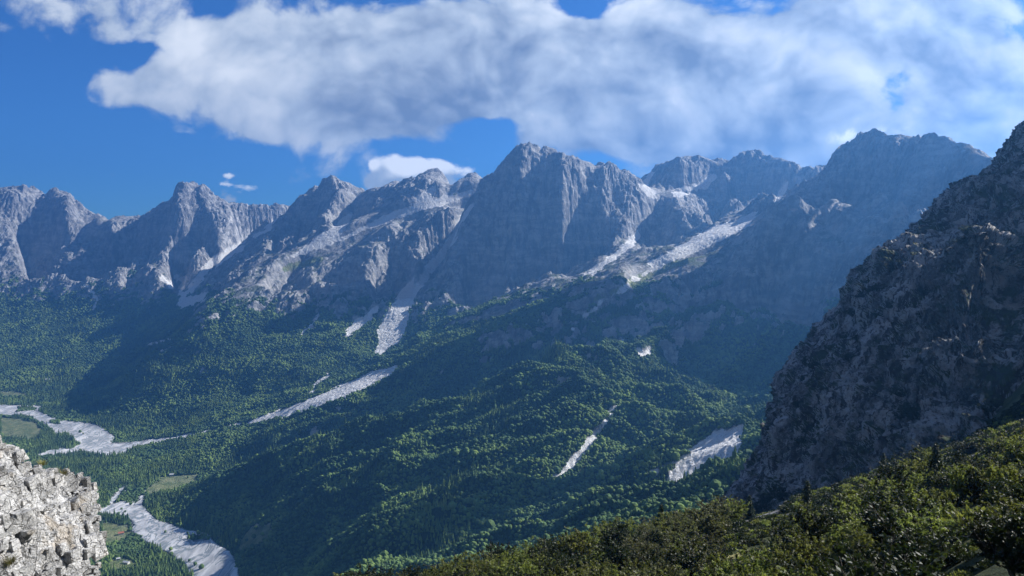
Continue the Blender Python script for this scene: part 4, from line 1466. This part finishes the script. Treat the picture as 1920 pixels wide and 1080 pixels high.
CL_SPOTS = [(1545, 600, 14), (1562, 572, 12), (1590, 540, 16), (1612, 528, 15), (1640, 540, 12), (1600, 575, 14), (1485, 655, 13), (1500, 668, 12), (1472, 690, 10), (1470, 740, 9), (1655, 480, 14), (1685, 470, 10), (1720, 440, 9), (1715, 395, 8),
            (1640, 690, 10), (1652, 722, 13), (1662, 740, 15), (1640, 748, 12), (1785, 440, 12), (1800, 425, 9), (1770, 360, 12), (1795, 345, 12), (1850, 300, 8), (1530, 620, 10), (1465, 770, 13), (1480, 790, 12), (1855, 700, 12), (1840, 715, 11), (1800, 690, 9),
            (1560, 640, 10), (1700, 500, 11), (1745, 405, 10), (1880, 280, 8), (1450, 800, 9), (1400, 905, 14), (1430, 900, 15), (1460, 893, 15), (1490, 885, 12), (1380, 925, 14), (1350, 935, 14), (1700, 640, 7), (1705, 562, 7), (1620, 600, 8), (1575, 610, 9)]
for k, (u, v, h) in enumerate(CL_SPOTS):
    p, n_ = cliff_point(u, v)
    f = h / 5.0 * 0.8
    make_plant('cliff_shrub', SHR[1], M_LEAF_D, tuple(p + n_ * 0.5 - np.array([0, 0, h * 0.25])), k * 0.9, (f * 1.5, f * 0.9), 'dark dwarf shrub ' + cliff_zone(u, v), 'shrub', 'dwarf shrubs ' + cliff_zone(u, v))
print('plants', round(time.time() - T0, 1))


# ------------------------------------------------------------------ pale limestone outcrop, bottom left
def mat_pale():
    mt, q = new_mat('pale_limestone')
    P = q.node('ShaderNodeNewGeometry').outputs['Position']
    a = q.noise(P, 0.9, 8, 0.65)
    b = q.noise(P, 7.0, 7, 0.7)
    c = q.mix(q.ramp(a, 0.35, 0.65), (0.25, 0.25, 0.248), (0.56, 0.555, 0.545))
    c = q.mix(q.ramp(b, 0.55, 0.75, 0, 0.8), c, (0.13, 0.128, 0.125))
    c = q.mix(q.ramp(q.noise(P, 0.5, 5, 0.6), 0.58, 0.70, 0, 0.5), c, (0.38, 0.31, 0.22))
    Pw = q.vmath('ADD', P, q.vmath('MULTIPLY', q.noise(P, 1.6, 4, 0.6, col=True), (0.7, 0.7, 0.7)))
    ck = q.node('ShaderNodeTexVoronoi', feature='DISTANCE_TO_EDGE', i={'Vector': q.vmath('MULTIPLY', Pw, (1.5, 1.0, 0.75)), 'Scale': 1.25}).outputs['Distance']
    ck2 = q.node('ShaderNodeTexVoronoi', feature='DISTANCE_TO_EDGE', i={'Vector': q.vmath('MULTIPLY', Pw, (1.0, 1.0, 1.9)), 'Scale': 2.9}).outputs['Distance']
    cr = q.math('MULTIPLY', q.ramp(ck, 0.0, 0.035, 0.25, 1.0), q.ramp(ck2, 0.0, 0.04, 0.6, 1.0))
    c = q.mix(cr, (0.05, 0.05, 0.052), c)
    finish(q, c, 0.9, q.math('ADD', q.math('ADD', b, q.math('MULTIPLY', a, 2.0)), q.math('MULTIPLY', cr, 1.5)), 1.0, 0.10)
    return mt


M_PALE = mat_pale()


def hull_block(g, sx, sy, sz):
    bm = bmesh.new()
    for cx_ in (-1, 1):
        for cy_ in (-1, 1):
            for cz_ in (-1, 1):
                p = np.array([cx_, cy_, cz_]) * g.uniform(0.74, 1.08, 3)
                if g.random() < 0.38:            # a broken corner: two points instead of one
                    a_, b_ = p.copy(), p.copy()
                    k = g.integers(0, 3)
                    a_[k] *= g.uniform(0.3, 0.85); b_[(k + 1) % 3] *= g.uniform(0.3, 0.85)
                    bm.verts.new(a_ * [sx, sy, sz]); bm.verts.new(b_ * [sx, sy, sz])
                else:
                    bm.verts.new(p * [sx, sy, sz])
    r = bmesh.ops.convex_hull(bm, input=bm.verts)
    bmesh.ops.delete(bm, geom=[e for e in r['geom_interior'] if isinstance(e, bmesh.types.BMVert)], context='VERTS')
    bm.verts.index_update()
    v = np.array([p.co[:] for p in bm.verts]); f = [[p.index for p in fc.verts] for fc in bm.faces]
    bm.free()
    return v, f


OTOP = [(-260, 740), (-120, 770), (0, 812), (18, 828), (38, 850), (58, 868), (72, 866), (95, 880), (128, 878), (132, 890), (165, 886), (174, 905), (182, 922), (186, 945), (186, 985), (198, 1000), (202, 1012), (196, 1028), (190, 1045), (192, 1100), (188, 1200), (180, 1400)]


def make_outcrop():
    g = np.random.default_rng(61)
    root = bpy.data.objects.new('rock_outcrop', None)
    COL.objects.link(root)
    top_u = np.array([p[0] for p in OTOP], float); top_v = np.array([p[1] for p in OTOP], float)

    def depth(u, v):
        # nearer on the left and at the bottom; a terrace runs across below the crest
        tv = np.interp(u, top_u[:16], top_v[:16])
        y = 39 + 0.030 * (u + 100) + (1080 - v) * 0.012
        dv = v - tv
        y = y + 5.0 * np.exp(-np.maximum(dv, 0) / 55.0)
        y = y + 2.2 * sstep(u, 60, 130) * sstep(v, 1000, 930)
        y = y + 2.4 * np.exp(-np.maximum(200 - u, 0) / 18.0)
        return y
    nu, nv, nb = 420, 520, 50
    ub = np.linspace(-260, 194, nu)
    tv = np.interp(ub, top_u[:18], top_v[:18])
    T = np.linspace(0, 1, nv)[:, None]
    Vv = tv[None] + 34 + (1500 - tv[None]) * (1 - T)
    U = np.repeat(ub[None], nv, 0)
    shrink = np.interp(Vv, top_v, top_u) - 40
    U = np.minimum(U, np.where(Vv > 878, shrink, 1e9))
    Y = depth(U, Vv)
    P = at(U, Vv, Y)
    back = P[-1:] * (1 + 0.5 * np.linspace(0.02, 1, nb)[:, None, None]) + np.linspace(0.02, 1, nb)[:, None, None] * np.array([0, 0, -3.0])
    P = np.concatenate([P, back], 0)
    side = P[:, -1:] * (1 + 0.5 * np.linspace(0.02, 1, nb)[None, :, None]) + np.linspace(0.02, 1, nb)[None, :, None] * np.array([-4.5, 0, -1.0])
    P = np.concatenate([P, side], 1)
    n = np.cross(np.gradient(P, axis=1), np.gradient(P, axis=0))
    n /= np.linalg.norm(n, axis=2, keepdims=True) + 1e-9
    if n[nv // 2, nu // 2, 1] > 0:
        n = -n
    for ax_ in range(3):
        n[..., ax_] = blur(n[..., ax_], 14)
    n /= np.linalg.norm(n, axis=2, keepdims=True) + 1e-9
    q3 = np.stack([P[..., 0] * 0.93 - 0.3 * P[..., 1] + 0.18 * P[..., 2], 0.28 * P[..., 0] + 0.95 * P[..., 1], P[..., 2] - 0.2 * P[..., 0]], -1)
    wv = fbm3(q3[..., 0] / 1.3, q3[..., 1] / 1.3, q3[..., 2] / 1.3, 4, seed=19)

    def stepped(t, p_, k_):
        cell = np.floor(t / p_ + k_)
        return _g2[_perm[cell.astype(np.int64) & 4095]][..., 0]
    d = 0.42 * fbm3(P[..., 0] / 1.9, P[..., 1] / 1.9, P[..., 2] / 1.3, 7, 0.62, ridged=True, seed=15)
    P = P + n * d[..., None] - n * 0.24
    F = grid_faces(*P.shape[:2])
    mesh_obj('rock_mass', P.reshape(-1, 3), F, M_PALE, root, smooth=False)
    # the rock is split along three joint sets: a lattice of cells, some whole, some split again, some fallen out
    ax = np.array([[0.90, -0.40, 0.16], [0.40, 0.91, 0.05], [-0.17, 0.02, 0.985]])
    ax /= np.linalg.norm(ax, axis=1, keepdims=True)
    org = at(60, 960, 46.0)
    cell = np.array([1.15, 1.0, 1.35])
    vs, fs, k = [], [], 0
    nblk = 0

    def place(c, half):
        nonlocal k, nblk
        w_ = org + c @ ax
        if w_[1] < 33 or w_[1] > 66:
            return
        u, v = pix(w_[0], w_[1], w_[2])
        if u < -300 or u > 260 or v > 1340 or v < np.interp(u, top_u[:18], top_v[:18]) - 40 or abs(w_[1] - 1.0 - float(depth(u, v))) > 3.6:
            return
        q_ = w_[None] / 3.0
        w_ = w_ + 0.9 * np.array([float(fbm3(q_[:, 0] + 5 * e_, q_[:, 1], q_[:, 2], 2, seed=30 + e_)[0]) for e_ in range(3)])
        if w_[1] < 30:
            return
        u, v = pix(w_[0], w_[1], w_[2])
        m = float(max(half[0], half[2])) * 1507 / w_[1]
        lim_u = float(np.interp(v, top_v, top_u)) - m * 0.85
        tv_ = float(np.interp(u, top_u[:18], top_v[:18])) + m * 0.8
        if u > lim_u or v < tv_ or u < -240 or v > 1290:
            return
        relief = 1.7 * float(fbm3(np.array([w_[0] / 2.6]), np.array([w_[1] / 2.6]), np.array([w_[2] / 2.0]), 3, 0.6, seed=7)[0])
        y0 = float(depth(u, v)) + relief
        if not (y0 - 0.1 < w_[1] < y0 + 2.1):
            return
        bv, bf = hull_block(g, *half)
        R_ = ax + g.normal(0, 0.09 + 0.08 / (1 + 6 * half[0]), (3, 3))
        bv = bv @ R_ + w_ + g.normal(0, 0.07, 3)
        vs.append(bv)
        fs.extend([[a + k for a in f[:3]] for f in bf])
        k += len(bv); nblk += 1

    def split(c, half, lvl):
        r_ = g.random()
        if lvl < 3 and r_ < (0.85, 0.7, 0.5)[lvl]:
            a = int(np.argmax(half * g.uniform(0.6, 1.4, 3)))
            f_ = g.uniform(0.35, 0.65)
            h1, h2 = half.copy(), half.copy()
            h1[a] *= f_; h2[a] *= 1 - f_
            c1, c2 = c.copy(), c.copy()
            c1[a] -= half[a] - h1[a]; c2[a] += half[a] - h2[a]
            split(c1, h1, lvl + (g.random() < 0.7)); split(c2, h2, lvl + (g.random() < 0.7))
        elif g.random() > 0.20:
            place(c, half * g.uniform(0.95, 1.03, 3))
    for kz in range(-13, 14):
        for kx in range(-13, 12):
            for ky in range(-10, 14):
                off = _g2[_perm[(kz * 7 + 100) & 4095]] * 0.5
                c = np.array([kx + off[0], ky + off[1], kz]) * cell + g.normal(0, 0.05, 3)
                split(c, cell / 2 * np.array([1.0, 1.0, 1.0]), 0)
    print('outcrop blocks', nblk)
    mesh_obj('joint_blocks', np.concatenate(vs), np.array(fs), M_PALE, root, smooth=False)
    tag(root, 'pale sunlit limestone outcrop of broken angular blocks, bottom left', 'rock outcrop')
    return depth


ODEPTH = make_outcrop()


def grass_tuft(u, v, h, label):
    g = np.random.default_rng(int(u))
    p = at(u, v, float(ODEPTH(u, v)) - 0.3)
    V, F = [], []
    for i in range(140):
        a = g.uniform(0, 6.28); r = abs(g.normal(0, 0.16)) * h / 0.5; b = np.array([math.cos(a) * r, math.sin(a) * r, 0])
        d = np.array([math.cos(a) * 0.5, math.sin(a) * 0.5, 1.0]) + g.normal(0, 0.25, 3)
        L = h * g.uniform(0.5, 1.0); w = 0.012
        s = np.cross(d, [0, 0, 1]); s /= np.linalg.norm(s) + 1e-9
        k = len(V)
        V += [b - s * w, b + s * w, b + d * L * 0.6 + s * w * 0.8, b + d * L * 0.6 - s * w * 0.8, b + d * L + np.array([math.cos(a), math.sin(a), -0.6]) * L * 0.2]
        F += [(k, k + 1, k + 2), (k, k + 2, k + 3), (k + 3, k + 2, k + 4)]
    o = mesh_obj('grass_tuft', np.array(V), np.array(F), M_DRY, loc=p, smooth=False)
    tag(o, label, 'grass')


M_DRY = mat_leaf('dry_grass', (0.10, 0.10, 0.035), (0.24, 0.23, 0.10), 0.3)
grass_tuft(118, 893, 0.62, 'yellow-green grass tuft growing among the blocks on the outcrop terrace')
grass_tuft(80, 872, 0.42, 'small dry grass tuft on the crest of the pale outcrop')
grass_tuft(20, 1058, 0.50, 'dry brownish grass tuft low on the face of the pale outcrop')
print('outcrop', round(time.time() - T0, 1))


# ------------------------------------------------------------------ houses and single trees down in the valley
def plain(name, a, b, sc=0.6, rough=0.85):
    mt, q = new_mat(name)
    P = q.node('ShaderNodeNewGeometry').outputs['Position']
    finish(q, q.mix(q.noise(P, sc, 5, 0.65), a, b), rough)
    return mt


M_WALL = plain('plaster', (0.55, 0.54, 0.50), (0.74, 0.72, 0.68))
M_TILE = plain('roof_tile', (0.30, 0.10, 0.06), (0.46, 0.18, 0.11))
M_TIN = plain('roof_tin', (0.45, 0.46, 0.47), (0.62, 0.62, 0.61))
M_DARK = plain('dark_opening', (0.03, 0.03, 0.035), (0.06, 0.06, 0.07))


def boxm(x0, x1, y0, y1, z0, z1):
    V = np.array([(x, y, z) for z in (z0, z1) for y in (y0, y1) for x in (x0, x1)], float)
    return V, np.array([(0, 2, 3, 1), (4, 5, 7, 6), (0, 1, 5, 4), (2, 6, 7, 3), (0, 4, 6, 2), (1, 3, 7, 5)])


def house(u, v, y, L, W, Hh, rz, roofmat, label):
    p = ray_hit(u, v)
    if p is None:
        p = at(u, v, y)
    root = bpy.data.objects.new('house', None)
    COL.objects.link(root)
    root.location = (p[0], p[1], float(ground_z(p[0], p[1])) + 0.5); root.rotation_euler = (0, 0, rz)
    tag(root, label, 'house')
    a, b = L / 2, W / 2
    V, F = boxm(-a, a, -b, b, -4, Hh)
    mesh_obj('wall', V, F, M_WALL, root, smooth=False)
    e = 0.6; rh = W * 0.32
    V = np.array([(-a - e, -b - e, Hh - 0.1), (a + e, -b - e, Hh - 0.1), (a + e, b + e, Hh - 0.1), (-a - e, b + e, Hh - 0.1), (-a - e, 0, Hh + rh), (a + e, 0, Hh + rh)])
    F3 = np.array([(0, 1, 5, 4), (2, 3, 4, 5), (0, 4, 3, 3), (1, 2, 5, 5), (3, 2, 1, 0)])
    me = bpy.data.meshes.new('roof'); me.from_pydata([tuple(q_) for q_ in V], [], [(0, 1, 5, 4), (2, 3, 4, 5), (0, 4, 3), (1, 2, 5), (3, 2, 1, 0)]); me.materials.append(roofmat)
    ro = bpy.data.objects.new('roof', me); COL.objects.link(ro); ro.parent = root
    V, F = boxm(-0.6, 0.6, -b - 0.06, -b + 0.1, 0, 2.1)
    mesh_obj('door', V, F, M_DARK, root, smooth=False)
    for wx_ in (-0.65, -0.33, 0.33, 0.65):
        V, F = boxm(a * wx_ - 0.6, a * wx_ + 0.6, -b - 0.06, -b + 0.1, 1.1, 2.4)
        mesh_obj('window', V, F, M_DARK, root, smooth=False)


house(90, 714, 5000, 34, 12, 6, 0.1, M_TIN, 'long pale building alone in the far woods above the river bend')
house(227, 1003, 2400, 15, 10, 5, 0.5, M_TILE, 'red-roofed house in a clearing just right of the pale outcrop')
house(237, 1058, 2200, 16, 9, 4, -0.3, M_TIN, 'pale tin-roofed house in the lower clearing beside the riverbed')
house(222, 1050, 2240, 9, 7, 3.5, 0.4, M_TIN, 'small pale hut next to the lower clearing left of the tin-roofed house')
house(322, 893, 2900, 14, 9, 4, 0.2, M_TIN, 'small pale house at the upper edge of the green meadow')
house(132, 767, 4300, 12, 9, 4, 0.2, M_WALL, 'tiny white hut at the edge of the woods above the upper river bend')
TREES = [(320, 1033), (321, 1046), (355, 1055), (366, 1062), (378, 1068), (352, 1004), (362, 1008), (372, 1006), (382, 1011), (391, 1014), (362, 1014), (105, 791), (100, 794), (110, 794), (235, 962), (245, 948), (256, 937), (352, 897), (297, 905),
         (480, 998), (462, 1018), (492, 1006), (476, 1012), (310, 1000), (344, 1066), (300, 1052), (228, 957), (222, 968), (150, 812), (156, 815)]
M_CROWN = M_CANOPY
crown = protos[0].data
tm_v, tm_f = [], []
tube(tm_v, tm_f, np.array([[0, 0, -0.4], [0, 0, 0.1], [0.01, 0, 0.5]]), [0.05, 0.04, 0.02], 6)
trunk_me = None
for k, (u, v) in enumerate(TREES):
    p = ray_hit(u, v)
    if p is None:
        continue
    s = 9.5 + 3 * math.sin(k * 2.1)
    root = bpy.data.objects.new('riverside_tree', None)
    COL.objects.link(root)
    root.location = (p[0], p[1], float(ground_z(p[0], p[1])) + s * 0.35); root.scale = (s, s, s); root.rotation_euler = (0, 0, k * 1.7)
    if v < 830:
        zn = 'beside the upper river bend'
    elif v < 985 and u < 280:
        zn = 'on the gravel where the river narrows'
    elif u > 440:
        zn = 'in the small clearing right of the lower riverbed'
    elif u > 290 and v < 910:
        zn = 'at the edge of the green meadow'
    elif v < 1020:
        zn = 'on the wooded islet in the lower riverbed'
    else:
        zn = 'on the left bank of the lower riverbed'
    tag(root, 'round dark green tree ' + zn, 'tree', 'trees ' + zn)
    c = bpy.data.objects.new('crown', protos[k % 6].data); COL.objects.link(c); c.parent = root
    if trunk_me is None:
        t_ = mesh_obj('trunk', np.array(tm_v), np.array(tm_f), M_BARK, root); trunk_me = t_.data
    else:
        t_ = bpy.data.objects.new('trunk', trunk_me); COL.objects.link(t_); t_.parent = root
print('valley', round(time.time() - T0, 1))
def make_haze():
    x0, x1, y0, y1, z0, z1 = -7000, 7600, -400, 8900, -905, 960
    V = np.array([(x, y, z) for z in (z0, z1) for y in (y0, y1) for x in (x0, x1)], float)
    F = np.array([(0, 2, 3, 1), (4, 5, 7, 6), (0, 1, 5, 4), (2, 6, 7, 3), (0, 4, 6, 2), (1, 3, 7, 5)])
    mt = bpy.data.materials.new('haze_air'); mt.use_nodes = True
    q = NT(mt.node_tree); q.n.clear()
    vol = q.node('ShaderNodeVolumePrincipled', i={'Color': (0.13, 0.42, 1.0, 1), 'Density': 0.000096, 'Anisotropy': 0.55})
    out = q.node('ShaderNodeOutputMaterial'); q.l.new(vol.outputs[0], out.inputs['Volume'])
    mt.cycles.homogeneous_volume = True
    o = mesh_obj('haze', V, F, mt, smooth=False)
    tag(o, kind='stuff')
make_haze()
